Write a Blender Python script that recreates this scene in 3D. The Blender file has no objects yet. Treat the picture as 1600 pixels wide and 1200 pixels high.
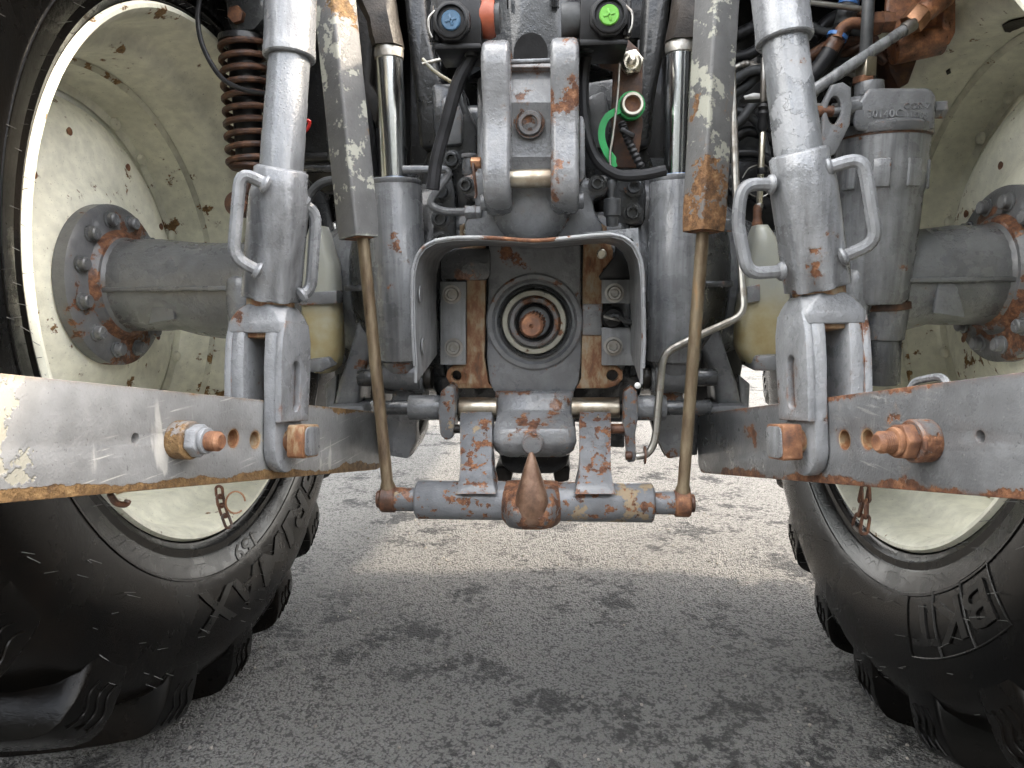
import bpy, bmesh, math, random
from mathutils import Vector as V, Matrix as M

# ------------------------------------------------------------------ camera, sky, sun, exposure
scn = bpy.context.scene
AX = 0.94                                   # height of the rear axle above the asphalt
FPX, PIT, YAW, ROL = 1121.0, 0.1438, 0.0762, -0.0124
CAM = V((0.0576, -1.5557, AX + 0.0016))
FW = V((-math.sin(YAW) * math.cos(PIT), math.cos(YAW) * math.cos(PIT), -math.sin(PIT)))
_r = V((math.cos(YAW), math.sin(YAW), 0)); _u = _r.cross(FW)
RT = _r * math.cos(ROL) + _u * math.sin(ROL); UP = -_r * math.sin(ROL) + _u * math.cos(ROL)
cam = bpy.data.cameras.new('camera'); cam.lens = 36 * FPX / 1600; cam.sensor_width = 36
cam.sensor_fit = 'HORIZONTAL'; cam.clip_start = 0.02; cam.clip_end = 2000
co = bpy.data.objects.new('camera', cam); scn.collection.objects.link(co)
m = M.Identity(4)
for i in range(3):
    m[i][0] = RT[i]; m[i][1] = UP[i]; m[i][2] = -FW[i]; m[i][3] = CAM[i]
co.matrix_world = m; scn.camera = co

SUN_EL, SUN_AZ = math.radians(38), math.radians(76)     # azimuth clockwise from +Y (tractor front)
w = bpy.data.worlds.new('World'); scn.world = w; w.use_nodes = True
nt = w.node_tree; sky = nt.nodes.new('ShaderNodeTexSky'); sky.sky_type = 'NISHITA'; sky.sun_disc = False
sky.sun_elevation = SUN_EL; sky.sun_rotation = SUN_AZ; sky.air_density = 1.0; sky.dust_density = 3.5; sky.ozone_density = 0.6
bg = nt.nodes['Background']; bg.inputs[1].default_value = 0.15
tcw = nt.nodes.new('ShaderNodeTexCoord'); mpw = nt.nodes.new('ShaderNodeMapping'); mpw.inputs['Scale'].default_value = (1, 1, 2.2)
cn = nt.nodes.new('ShaderNodeTexNoise'); cn.inputs['Scale'].default_value = 2.3; cn.inputs['Detail'].default_value = 6; cn.inputs['Roughness'].default_value = .55
cr = nt.nodes.new('ShaderNodeMapRange'); cr.interpolation_type = 'SMOOTHSTEP'
for i, v in enumerate((.38, .60, 0.22, 1.)): cr.inputs[i + 1].default_value = v
cm = nt.nodes.new('ShaderNodeMix'); cm.data_type = 'RGBA'; cm.inputs[7].default_value = (8.4, 8.25, 8.0, 1)     # bright broken cloud over the whole sky
for a, b in ((tcw.outputs['Generated'], mpw.inputs[0]), (mpw.outputs[0], cn.inputs['Vector']), (cn.outputs['Fac'], cr.inputs[0]), (cr.outputs[0], cm.inputs[0]), (sky.outputs[0], cm.inputs[6]), (cm.outputs[2], bg.inputs[0])):
    nt.links.new(a, b)
sl = bpy.data.lights.new('sun', 'SUN'); sl.energy = 1.35; sl.angle = math.radians(3); sl.color = (1, .87, .70)
so = bpy.data.objects.new('sun', sl); scn.collection.objects.link(so)
sd = V((math.sin(SUN_AZ) * math.cos(SUN_EL), math.cos(SUN_AZ) * math.cos(SUN_EL), math.sin(SUN_EL)))
so.rotation_euler = sd.to_track_quat('Z', 'Y').to_euler(); so.location = sd * 8 + V((0, 0, 1))
scn.view_settings.view_transform = 'Standard'; scn.view_settings.look = 'None'
scn.view_settings.exposure = 2.88; scn.view_settings.gamma = 1
scn.render.engine = 'CYCLES'
scn.cycles.max_bounces = 4; scn.cycles.diffuse_bounces = 3; scn.cycles.glossy_bounces = 2; scn.cycles.use_denoising = True
scn.cycles.use_adaptive_sampling = True; scn.cycles.adaptive_threshold = .03; scn.cycles.caustics_reflective = False

def at(px, py, Y):
    d = FW + RT * ((px - 800) / FPX) - UP * ((py - 600) / FPX)
    return CAM + d * ((Y - CAM.y) / d.y)
def hit(px, py, P, N):
    d = FW + RT * ((px - 800) / FPX) - UP * ((py - 600) / FPX)
    return CAM + d * ((P - CAM).dot(N) / d.dot(N))
def mpp(Y): return (Y - CAM.y) / FPX         # metres per pixel at that distance

# ------------------------------------------------------------------ mesh helpers
C = scn.collection
W = {}
X3, Y3, Z3 = V((1, 0, 0)), V((0, 1, 0)), V((0, 0, 1))
def F(o, x, y):
    x = V(x).normalized(); y = V(y); z = x.cross(y).normalized(); y = z.cross(x)
    m = M.Identity(4)
    for i in range(3):
        m[i][0] = x[i]; m[i][1] = y[i]; m[i][2] = z[i]; m[i][3] = o[i]
    return m
def FA(o, z, hint=None):                      # frame with local Z along z
    z = V(z).normalized(); h = V(hint) if hint else (Z3 if abs(z.z) < .9 else Y3)
    x = h.cross(z).normalized(); y = z.cross(x)
    m = M.Identity(4)
    for i in range(3):
        m[i][0] = x[i]; m[i][1] = y[i]; m[i][2] = z[i]; m[i][3] = o[i]
    return m
def nb(): return bmesh.new()
def join(a, b):
    me = bpy.data.meshes.new('t'); b.to_mesh(me); b.free(); a.from_mesh(me); bpy.data.meshes.remove(me); return a
def bevel(bm, off, seg=2, ang=28):
    if off <= 0: return bm
    bmesh.ops.recalc_face_normals(bm, faces=bm.faces)
    e = [x for x in bm.edges if len(x.link_faces) == 2 and x.calc_face_angle(0) > math.radians(ang)]
    bmesh.ops.bevel(bm, geom=e, offset=off, segments=seg, profile=.5, affect='EDGES', clamp_overlap=True)
    return bm
def box(c, size, bev=0, mat=None, seg=2):
    bm = nb(); bmesh.ops.create_cube(bm, size=1)
    for v in bm.verts: v.co = V((v.co.x * size[0], v.co.y * size[1], v.co.z * size[2]))
    bevel(bm, bev, seg)
    bmesh.ops.transform(bm, matrix=(mat if mat else M.Identity(4)) if c is None else M.Translation(c) @ (mat if mat else M.Identity(4)), verts=bm.verts)
    return bm
def lathe(prof, mat, n=32, closed=False, rfun=None):    # prof: (axial z, radius)
    bm = nb(); rings = []
    for a, r in prof:
        if r < 1e-6: rings.append([bm.verts.new(mat @ V((0, 0, a)))])
        else:
            rings.append([bm.verts.new(mat @ V((r * (rfun(k / n, a) if rfun else 1) * math.cos(2 * math.pi * k / n), r * (rfun(k / n, a) if rfun else 1) * math.sin(2 * math.pi * k / n), a))) for k in range(n)])
    prs = list(zip(rings, rings[1:])) + ([(rings[-1], rings[0])] if closed else [])
    for A, B in prs:
        for k in range(n):
            j = (k + 1) % n
            if len(A) == 1 and len(B) == 1: continue
            if len(A) == 1: f = (A[0], B[k], B[j])
            elif len(B) == 1: f = (A[k], A[j], B[0])
            else: f = (A[k], A[j], B[j], B[k])
            try: bm.faces.new(f)
            except ValueError: pass
    if not closed:
        for R in (rings[0], rings[-1]):
            if len(R) > 2: bm.faces.new(R)
    return bm
def cyl(p0, p1, r, r1=None, n=24, bev=.0015):
    p0, p1 = V(p0), V(p1); L = (p1 - p0).length; r1 = r if r1 is None else r1; b = min(bev, L * .3, r * .4, r1 * .4)
    return lathe([(0, r - b), (b * .3, r - b * .3), (b, r), (L - b, r1), (L - b * .3, r1 - b * .3), (L, r1 - b)], FA(p0, p1 - p0), n)
def smooth_path(pts, k):
    if k < 2 or len(pts) < 3: return [V(p) for p in pts]
    P = [V(p) for p in pts]; P = [P[0] * 2 - P[1]] + P + [P[-1] * 2 - P[-2]]; out = []
    for i in range(1, len(P) - 2):
        a, b, c, d = P[i - 1:i + 3]
        for j in range(k):
            t = j / k
            out.append(.5 * ((2 * b) + (c - a) * t + (2 * a - 5 * b + 4 * c - d) * t * t + (3 * b - a - 3 * c + d) * t ** 3))
    out.append(P[-2]); return out
def fillet(pts, r, k=5):                       # round the corners of a polyline
    P = [V(p) for p in pts]; out = [P[0]]
    for a, b, c in zip(P, P[1:], P[2:]):
        d0 = min(r, (a - b).length * .49); d1 = min(r, (c - b).length * .49)
        p, q = b + (a - b).normalized() * d0, b + (c - b).normalized() * d1
        for i in range(k + 1):
            t = i / k; out.append(p * (1 - t) ** 2 + b * (2 * t * (1 - t)) + q * t * t)
    return out + [P[-1]]
def tube(pts, r, n=10, k=6, ribs=0):
    P = smooth_path(pts, k); bm = nb(); N = len(P); rings = []
    t = (P[1] - P[0]).normalized(); h = t.orthogonal().normalized()
    for i, p in enumerate(P):
        t = (P[min(i + 1, N - 1)] - P[max(i - 1, 0)]).normalized()
        h = (h - t * h.dot(t)).normalized(); g = t.cross(h)
        rr = r if not isinstance(r, (list, tuple)) else r[0] + (r[-1] - r[0]) * i / (N - 1)
        if ribs: rr *= 1 + ribs * (1 if i % 2 else -1)
        rings.append([bm.verts.new(p + h * rr * math.cos(2 * math.pi * a / n) + g * rr * math.sin(2 * math.pi * a / n)) for a in range(n)])
    for A, B in zip(rings, rings[1:]):
        for a in range(n): bm.faces.new((A[a], A[(a + 1) % n], B[(a + 1) % n], B[a]))
    bm.faces.new(rings[0]); bm.faces.new(rings[-1]); return bm
def prism(pts, depth, mat, bev=.002, seg=2):   # polygon in local XY, extruded from z=0 to z=depth
    bm = nb(); vs = [bm.verts.new((x, y, 0)) for x, y in pts]; f = bm.faces.new(vs)
    r = bmesh.ops.extrude_face_region(bm, geom=[f])
    bmesh.ops.translate(bm, vec=(0, 0, depth), verts=[v for v in r['geom'] if isinstance(v, bmesh.types.BMVert)])
    bevel(bm, bev, seg); bmesh.ops.transform(bm, matrix=mat, verts=bm.verts); return bm
def pxprism(pts, Y, depth, bev=.003, seg=2):   # outline given where it is seen, front face at Y, running back by depth
    q = [at(x, y, Y) for x, y in pts]
    return prism([(p.x, p.z) for p in q], -depth, F((0, Y, 0), X3, Z3), bev, seg)
def loft(secs, caps=True):
    bm = nb(); rings = [[bm.verts.new(p) for p in s] for s in secs]; n = len(rings[0])
    for A, B in zip(rings, rings[1:]):
        for k in range(n): bm.faces.new((A[k], A[(k + 1) % n], B[(k + 1) % n], B[k]))
    if caps: bm.faces.new(rings[0]); bm.faces.new(rings[-1])
    return bm
def from_curve(cu):
    o = bpy.data.objects.new('t', cu); C.objects.link(o); dg = bpy.context.evaluated_depsgraph_get(); dg.update()
    me = bpy.data.meshes.new_from_object(o.evaluated_get(dg)); bm = nb(); bm.from_mesh(me)
    bpy.data.objects.remove(o); bpy.data.curves.remove(cu); bpy.data.meshes.remove(me)
    bmesh.ops.remove_doubles(bm, verts=bm.verts, dist=1e-6); return bm
def plate(outline, holes, th, mat, bev=.002):  # polygon with round holes (x, y, r), centred on z=0
    cu = bpy.data.curves.new('t', 'CURVE'); cu.dimensions = '2D'; cu.fill_mode = 'BOTH'
    cu.extrude = th / 2 - bev; cu.bevel_depth = bev; cu.bevel_resolution = 1; cu.offset = -bev
    for P in [outline] + [h if isinstance(h, list) else [(h[0] + h[2] * math.cos(-2 * math.pi * k / 20), h[1] + h[2] * math.sin(-2 * math.pi * k / 20)) for k in range(20)] for h in holes]:
        s = cu.splines.new('POLY'); s.points.add(len(P) - 1); s.use_cyclic_u = True
        for q, (x, y) in zip(s.points, P): q.co = (x, y, 0, 1)
    bm = from_curve(cu); bmesh.ops.transform(bm, matrix=mat, verts=bm.verts); return bm
def text(body, size, depth, bev=0, off=0.):
    cu = bpy.data.curves.new('t', 'FONT'); cu.body = body; cu.size = size; cu.extrude = depth; cu.bevel_depth = bev
    cu.align_x = 'CENTER'; cu.align_y = 'CENTER'; cu.resolution_u = 3; cu.offset = off
    return from_curve(cu)
def rrect(w, h, r, k=4):
    out = []
    for cx, cy, a0 in ((w / 2 - r, h / 2 - r, 0), (-w / 2 + r, h / 2 - r, 90), (-w / 2 + r, -h / 2 + r, 180), (w / 2 - r, -h / 2 + r, 270)):
        for i in range(k + 1):
            a = math.radians(a0 + 90 * i / k); out.append((cx + r * math.cos(a), cy + r * math.sin(a)))
    return out
def ngon(r, n, ph=0): return [(r * math.cos(ph + 2 * math.pi * k / n), r * math.sin(ph + 2 * math.pi * k / n)) for k in range(n)]
def hexa(p, d, r, h, n=6, bev=.0012, ph=0.2): return prism(ngon(r, n, ph), h, FA(p, d), bev)
def obj(name, bm, mat, parent=None, smooth=35, kind=None):
    bmesh.ops.recalc_face_normals(bm, faces=bm.faces)
    lo = V([min(v.co[i] for v in bm.verts) for i in range(3)]); hi = V([max(v.co[i] for v in bm.verts) for i in range(3)])
    c = (lo + hi) / 2
    bmesh.ops.translate(bm, vec=-c, verts=bm.verts)
    me = bpy.data.meshes.new(name); bm.to_mesh(me); bm.free()
    me.polygons.foreach_set('use_smooth', [True] * len(me.polygons)); me.set_sharp_from_angle(angle=math.radians(smooth))
    o = bpy.data.objects.new(name, me); C.objects.link(o); me.materials.append(MAT[mat])
    W[o.name] = c; o.parent = parent; o.location = c - (W[parent.name] if parent else V())
    if kind: o['kind'] = kind
    return o
def empty(name, loc, parent=None):
    o = bpy.data.objects.new(name, None); C.objects.link(o); o.empty_display_size = .05
    W[o.name] = V(loc); o.parent = parent; o.location = V(loc) - (W[parent.name] if parent else V()); return o
def thing(name, label, cat, loc, group=None):
    o = empty(name, loc); tag(o, label, cat, group); return o
def tag(o, label, cat, group=None):
    o['label'] = label; o['category'] = cat
    if group: o['group'] = group
    return o
def dup(o, parent, loc, rot=None):
    c = o.copy(); C.objects.link(c); c.parent = parent; W[c.name] = V(loc); c.location = V(loc) - W[parent.name]
    if rot: c.rotation_euler = rot
    return c

# ------------------------------------------------------------------ materials
MAT = {}
class NT:
    def __init__(s, name):
        s.m = bpy.data.materials.new(name); s.m.use_nodes = True; s.t = s.m.node_tree; s.b = s.t.nodes['Principled BSDF']; MAT[name] = s.m
        tc = s.n('ShaderNodeTexCoord'); oi = s.n('ShaderNodeObjectInfo'); v = s.n('ShaderNodeVectorMath'); v.operation = 'SCALE'
        cmb = s.n('ShaderNodeCombineXYZ')
        for i, k in enumerate((37, 91, 53)):
            mm = s.math('MULTIPLY', oi.outputs['Random'], k); s.l(mm, cmb.inputs[i])
        ad = s.n('ShaderNodeVectorMath'); ad.operation = 'ADD'; s.l(tc.outputs['Object'], ad.inputs[0]); s.l(cmb.outputs[0], ad.inputs[1])
        s.vec = ad.outputs[0]; s.raw = tc.outputs['Object']
    def n(s, t): return s.t.nodes.new(t)
    def l(s, a, b): s.t.links.new(a, b)
    def set(s, sock, v):
        if hasattr(v, 'is_linked') or hasattr(v, 'links'): s.l(v, sock)
        else: sock.default_value = v
    def math(s, op, a, b=None, clamp=False):
        x = s.n('ShaderNodeMath'); x.operation = op; x.use_clamp = clamp; s.set(x.inputs[0], a)
        if b is not None: s.set(x.inputs[1], b)
        return x.outputs[0]
    def noise(s, scale, detail=6, rough=.6, vec=None, dist=0):
        x = s.n('ShaderNodeTexNoise'); x.inputs['Scale'].default_value = scale; x.inputs['Detail'].default_value = detail
        x.inputs['Roughness'].default_value = rough; x.inputs['Distortion'].default_value = dist; s.l(vec or s.vec, x.inputs['Vector']); return x.outputs['Fac']
    def vor(s, scale, feature='F1', vec=None, out='Distance'):
        x = s.n('ShaderNodeTexVoronoi'); x.feature = feature; x.inputs['Scale'].default_value = scale; s.l(vec or s.vec, x.inputs['Vector']); return x.outputs[out]
    def stretch(s, sc, rot=(0, 0, 0), raw=False):
        x = s.n('ShaderNodeMapping'); x.inputs['Scale'].default_value = sc; x.inputs['Rotation'].default_value = rot; s.l(s.raw if raw else s.vec, x.inputs[0]); return x.outputs[0]
    def ramp(s, f, stops):
        x = s.n('ShaderNodeValToRGB'); e = x.color_ramp.elements
        while len(e) < len(stops): e.new(.5)
        for q, (p, c) in zip(e, stops): q.position = p; q.color = (*c, 1)
        s.l(f, x.inputs[0]); return x.outputs[0]
    def step(s, f, lo, hi, a=0., b=1.):
        x = s.n('ShaderNodeMapRange'); x.interpolation_type = 'SMOOTHSTEP'; s.set(x.inputs[0], f)
        for i, v in enumerate((lo, hi, a, b)): s.set(x.inputs[i + 1], v)
        return x.outputs[0]
    def mix(s, f, a, b):
        x = s.n('ShaderNodeMix'); x.data_type = 'RGBA'; s.set(x.inputs[0], f)
        for i, v in ((6, a), (7, b)): s.set(x.inputs[i], v if hasattr(v, 'links') else (*v, 1))
        return x.outputs[2]
    def mixf(s, f, a, b):
        x = s.n('ShaderNodeMix'); s.set(x.inputs[0], f); s.set(x.inputs[2], a); s.set(x.inputs[3], b); return x.outputs[0]
    def edge(s, rad):                          # 0 on flat faces, rising on worn edges
        b = s.n('ShaderNodeBevel'); b.samples = 3; b.inputs[0].default_value = rad; g = s.n('ShaderNodeNewGeometry')
        d = s.n('ShaderNodeVectorMath'); d.operation = 'DOT_PRODUCT'; s.l(b.outputs[0], d.inputs[0]); s.l(g.outputs['Normal'], d.inputs[1])
        return s.math('SUBTRACT', 1., d.outputs['Value'])
    def bump(s, h, dist, strength=1., prev=None):
        x = s.n('ShaderNodeBump'); x.inputs['Strength'].default_value = strength; x.inputs['Distance'].default_value = dist; s.l(h, x.inputs['Height'])
        if prev: s.l(prev, x.inputs['Normal'])
        return x.outputs[0]
    def out(s, col, rough, normal=None, metal=None, **kw):
        s.set(s.b.inputs['Base Color'], col if hasattr(col, 'links') else (*col, 1)); s.set(s.b.inputs['Roughness'], rough)
        if normal: s.l(normal, s.b.inputs['Normal'])
        if metal is not None: s.set(s.b.inputs['Metallic'], metal)
        for k, v in kw.items(): s.set(s.b.inputs[k.replace('_', ' ')], v)

RUST = [(.3, (.03, .016, .010)), (.47, (.105, .044, .023)), (.6, (.205, .092, .043)), (.74, (.34, .19, .11))]
def paint(name, col, rust=0., rcol=None, rscale=14, edge=0., rough=.34, **kw): return paint_(name, col, rust, rcol or RUST, rscale, edge, rough, **kw)
OCHRE = [(.3, (0.0648, 0.0360, 0.0180)), (.48, (0.1440, 0.0828, 0.0324)), (.62, (0.2376, 0.1440, 0.0612)), (.75, (0.3312, 0.2448, 0.1224))]
OCHRE2 = [(p, tuple(1.35 * k for k in c)) for p, c in OCHRE]
def paint_(name, col, rust, rcol, rscale, edge, rough, flake=None, flk=0., fscale=18, streak=.0, peel=.55, grime=.35, wet=.5, scratch=0, metal=0., low=0., attr=None, cast=.9):
    s = NT(name)
    big = s.noise(5, 4); mid = s.noise(40, 5)
    f = s.step(big, .3, .7, 1 - grime, 1.12); f = s.math('MULTIPLY', f, s.step(mid, .25, .75, .9, 1.08))
    if streak:
        st = s.noise(1, 4, vec=s.stretch((60, 60, 3.5))); f = s.math('MULTIPLY', f, s.step(st, .3, .7, 1 - streak, 1 + streak * .5))
    sc = s.n('ShaderNodeVectorMath'); sc.operation = 'SCALE'; sc.inputs[0].default_value = col; s.l(f, sc.inputs['Scale']); c = sc.outputs[0]
    r = s.step(s.noise(22, 5), .35, .65, rough - .16 * wet - .04, rough + .10)
    h = s.noise(260, 2); hs = s.math('ADD', s.math('MULTIPLY', h, .35), s.math('MULTIPLY', s.noise(85, 3, .6), cast))
    c = s.mix(s.step(h, .33, .27, 0, .55), c, (.03, .028, .026)); c = s.mix(s.step(h, .69, .75, 0, .35), c, (.28, .275, .265))
    if scratch:
        w1 = s.noise(1, 3, .5, vec=s.stretch((14, 14, 260), (0, .5, .4))); w2 = s.noise(1, 3, .5, vec=s.stretch((300, 12, 12), (.3, .2, .9)))
        sm = s.math('MAXIMUM', s.step(w1, .60, .68), s.step(w2, .61, .69)); sm = s.math('MULTIPLY', sm, s.step(s.noise(6, 3), .45, .65))
        c = s.mix(s.math('MULTIPLY', sm, scratch), c, (.42, .41, .38))
    if attr:
        A1 = s.n('ShaderNodeAttribute'); A1.attribute_name = 'low'; A2 = s.n('ShaderNodeAttribute'); A2.attribute_name = 'near'
    if flake:
        fm = s.noise(fscale, 6, .68)
        fm = s.math('ADD', fm, s.math('MULTIPLY', s.math('SUBTRACT', s.noise(4, 2), .5), .5))
        if edge: fm = s.math('ADD', fm, s.math('MULTIPLY', s.edge(.008), .25))
        if attr: fm = s.math('ADD', fm, s.step(A2.outputs['Fac'], .55, 1., 0, attr[2]))
        fm = s.step(fm, .72 - flk * .3, .735 - flk * .3)
        c = s.mix(fm, c, flake); r = s.mixf(fm, r, .7); hs = s.math('SUBTRACT', hs, s.math('MULTIPLY', fm, .9))
    if rust or edge:
        rm = s.noise(rscale, 6, .66)
        rm = s.math('ADD', rm, s.math('MULTIPLY', s.math('SUBTRACT', s.noise(rscale * .22, 2), .5), .45))
        if edge: rm = s.math('ADD', rm, s.math('MULTIPLY', s.edge(.010), edge))
        if attr: rm = s.math('ADD', rm, s.math('ADD', s.step(A1.outputs['Fac'], .80, 1., 0, attr[0]), s.step(A1.outputs['Fac'], .12, .0, 0, attr[1])))
        if low:
            sx = s.n('ShaderNodeSeparateXYZ'); s.l(s.raw, sx.inputs[0]); rm = s.math('ADD', rm, s.step(sx.outputs['Z'], -.08, -.24, 0, low))
        halo = s.step(rm, .66 - rust * .3, .72 - rust * .3); core = s.step(rm, .70 - rust * .3, .712 - rust * .3)
        rc = s.ramp(s.noise(70, 6, .7), rcol)
        c = s.mix(s.math('MULTIPLY', halo, .35), c, (.16, .10, .06)); c = s.mix(core, c, rc); r = s.mixf(core, r, .8)
        hs = s.math('SUBTRACT', hs, s.math('MULTIPLY', core, s.math('MULTIPLY', h, 1.6)))
        mt = s.math('MULTIPLY', s.math('SUBTRACT', 1., core), metal)
    else: mt = metal
    nrm = s.bump(hs, .003, peel)
    if wet:
        dr = s.step(s.vor(210), .36, .05); dr = s.math('MULTIPLY', dr, s.step(s.noise(9, 3), .48, .6)); nrm = s.bump(dr, .0022, .45 * wet, nrm)
    s.out(c, r, nrm, mt, Coat_Weight=.5 * wet, Coat_Roughness=.05); s.b.inputs['Specular IOR Level'].default_value = .42
    return s
G = (.165, .170, .177)
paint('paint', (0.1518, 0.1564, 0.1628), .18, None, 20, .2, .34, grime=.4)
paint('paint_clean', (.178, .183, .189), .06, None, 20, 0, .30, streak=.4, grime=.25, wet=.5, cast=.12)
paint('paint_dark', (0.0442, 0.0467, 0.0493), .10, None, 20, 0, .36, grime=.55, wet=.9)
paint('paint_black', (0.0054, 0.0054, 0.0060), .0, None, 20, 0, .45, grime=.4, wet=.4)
paint('seal_pale', (.33, .32, .265), .22, None, 40, .0, .42, flake=(.09, .09, .09), flk=.45, fscale=26, grime=.3, wet=.3, cast=.1)
paint('seam', (.66, .65, .53), .36, OCHRE2, 24, .0, .5, grime=.3, wet=0, cast=.2)
paint('paint_soot', (.017, .0175, .018), .0, None, 20, 0, .36, grime=.4, wet=.5)
paint('paint_axle', (0.1232, 0.1275, 0.1326), .02, None, 20, 0, .36, grime=.3, wet=.7)
paint('paint_flange', (0.1148, 0.1182, 0.1232), .38, None, 7, .0, .42, grime=.3, wet=.4)
paint('rust_flange', (0.1105, 0.1139, 0.1190), .72, None, 9, .0, .45, grime=.3, wet=.3)
paint('silver', (.215, .222, .231), .04, None, 16, .06, .30, streak=.35, grime=.3, wet=.35, metal=.15, cast=0.2)
paint('silver_dark', (.165, .173, .181), .06, None, 16, .0, .36, flake=(.215, .222, .23), flk=.42, fscale=16, streak=.2, grime=.3, metal=.1, cast=0.2)
paint('fork', (.215, .222, .231), .15, None, 12, .16, .36, streak=.1, grime=.3, wet=.5)
paint('arm_worn', (.205, .206, .204), .20, OCHRE, 8, .5, .38, flake=(.285, .272, .222), flk=.20, fscale=7, scratch=.8, grime=.25, wet=.3, attr=(.36, .16, .075), cast=0.2)
paint('arm_dark', (.125, .128, .132), .17, None, 10, .5, .34, scratch=.35, grime=.25, wet=.4, attr=(.24, .12, .0), cast=0.2)
paint('tube_flaked', (0.1190, 0.1190, 0.1176), .10, OCHRE, 10, .10, .5, flake=(0.322, 0.322, 0.273), flk=.50, fscale=26, grime=.25, wet=.1, cast=0.2)
paint('tube_rusty', (0.1155, 0.1155, 0.1141), .14, [(p, tuple(a * .5 + b * .5 for a, b in zip(c, d))) for (p, c), (_, d) in zip(RUST, OCHRE)], 12, .10, .5, flake=(0.308, 0.308, 0.259), flk=.46, fscale=26, grime=.25, wet=.1, low=.34, cast=0.2)
paint('hitch', (0.1443, 0.1498, 0.1599), .42, None, 55, .12, .42, flake=(0.252, 0.196, 0.126), flk=.30, fscale=30, grime=.4, wet=.6)
paint('hitch_rusty', (0.1125, 0.1125, 0.1162), .80, None, 30, .12, .45, flake=(0.210, 0.154, 0.098), flk=.35, fscale=30, grime=.4, wet=.6)
paint('bracket', (0.1692, 0.1728, 0.1771), 0.30, None, 14, .35, .30, streak=.1, grime=.35, wet=.8)
paint('guard', (.195, .2, .205), .03, None, 14, 0, .42, streak=.25, grime=.3, wet=.25, cast=0.2)
paint('guard_edge', (0.2520, 0.2590, 0.2590), .60, None, 16, .0, .5, grime=.2, wet=0)
paint('cream', (0.80, 0.79, 0.665), .13, OCHRE2, 26, .0, .38, grime=.07, wet=.3, cast=0.25)
paint('cream_rim', (.74, .73, .605), .12, OCHRE2, 19, .02, .42, streak=0, grime=.12, wet=.2, cast=0.3)
def rustmat(name, dark, gloss=.7, shift=0.):
    s = NT(name); n = s.noise(45, 8, .7); c = s.ramp(s.math('ADD', n, shift), [(p, tuple(k * dark for k in c)) for p, c in RUST])
    s.out(c, s.step(n, .3, .7, gloss - .15, gloss + .1), s.bump(s.noise(160, 6, .7), .002, .5))
rustmat('rust', 1.0);  rustmat('valve_rust', 1.5, .4, -.02); rustmat('rust_dark', .45, .6); rustmat('rust_brown', .75, .45, -.05); rustmat('rust_orange', .95, .75, .06)
hk = NT('hook_brown'); _n = hk.noise(30, 6, .65); hk.out(hk.ramp(_n, [(.3, (.05, .028, .018)), (.48, (.13, .073, .046)), (.62, (.21, .13, .088)), (.75, (.26, .185, .14))]), .38, hk.bump(hk.noise(150, 5, .7), .0018, .5), .3)
metal_rod = NT('rod_brown'); _n = metal_rod.noise(1, 6, .65, vec=metal_rod.stretch((50, 50, 12)))
metal_rod.out(metal_rod.ramp(_n, [(.3, (.045, .027, .016)), (.45, (.12, .085, .050)), (.6, (.19, .15, .095)), (.75, (.25, .145, .065))]), .5, metal_rod.bump(metal_rod.noise(150, 5, .7), .0015, .5), .35)
def rustplate():
    s = NT('rust_plate'); n = s.noise(1, 7, .7, vec=s.stretch((60, 60, 25))); c = s.ramp(n, [(.3, (0.0700, 0.0315, 0.0140)), (.45, (0.1680, 0.0700, 0.0280)), (.55, (0.2520, 0.1680, 0.0910)), (.7, (0.2800, 0.2520, 0.1960))])
    s.out(c, .6, s.bump(s.noise(200, 5), .001, .4))
rustplate()
def metal(name, col, rough, scale=30, dirt=.0, aniso=False):
    s = NT(name); n = s.noise(1, 5, vec=s.stretch((scale * 3, scale * 3, scale * .15))) if aniso else s.noise(scale, 6, .65)
    c = s.mix(s.step(n, .45, .62, 0, dirt), col, (.13, .08, .045)) if dirt else col
    s.out(c, s.step(n, .3, .7, rough * .75, rough * 1.4), s.bump(s.noise(220, 4), .0006, .25), 1.)
metal('chrome', (.72, .75, .76), .17, 30, 0.06, True); metal('steel', (.30, .295, .28), .42, 30, .35); metal('brass_steel', (.40, .36, .29), .36, 22, .5)
metal('zinc', (.62, .58, .48), .3, 30, .2); metal('seal_bright', (.66, .64, .55), .42, 24, .35); metal('copper_nut', (.40, .22, .13), .5, 30, .4)
metal('pipe', (.36, .35, .32), .45, 40, .35)
def plastic(name, col, rough=.5, var=.3, bump=.25, **kw):
    s = NT(name); n = s.noise(30, 6); sc = s.n('ShaderNodeVectorMath'); sc.operation = 'SCALE'; sc.inputs[0].default_value = col; s.l(s.step(n, .3, .7, 1 - var, 1 + var), sc.inputs['Scale']); s.b.inputs['Specular IOR Level'].default_value = .28 if max(col) < .06 else .45
    s.out(sc.outputs[0], s.step(s.noise(14, 4), .3, .7, rough - .12, rough + .12), s.bump(s.noise(240, 4), .0012, bump), **kw)
plastic('black_plastic', (0.0109, 0.0109, 0.0116), .4); plastic('hose', (0.0150, 0.0150, 0.0163), .42, .4); plastic('hose_grey', (0.0510, 0.0530, 0.0544), .5, .35)
plastic('blue', (0.0374, 0.0884, 0.1496), .45, .15); plastic('green', (0.1156, 0.3400, 0.0408), .45, .12); plastic('green_cap', (0.0204, 0.2856, 0.0748), .45, .15)
plastic('orange', (.26, .06, .026), .45, .2); plastic('red', (0.4760, 0.0204, 0.0136), .3, .2); plastic('blue_ring', (0.0544, 0.1496, 0.3740), .4, .2); plastic('grease', (0.0136, 0.0116, 0.0095), .4, .6, .8)
plastic('grease_brown', (.019, .0145, .011), .5, .6, .8); plastic('white_grease', (0.5100, 0.5168, 0.5100), .4, .1); plastic('hole_shade', (.004, .004, .004), .85)  # last one: near-black colour that stands in for shade inside openings
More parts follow.
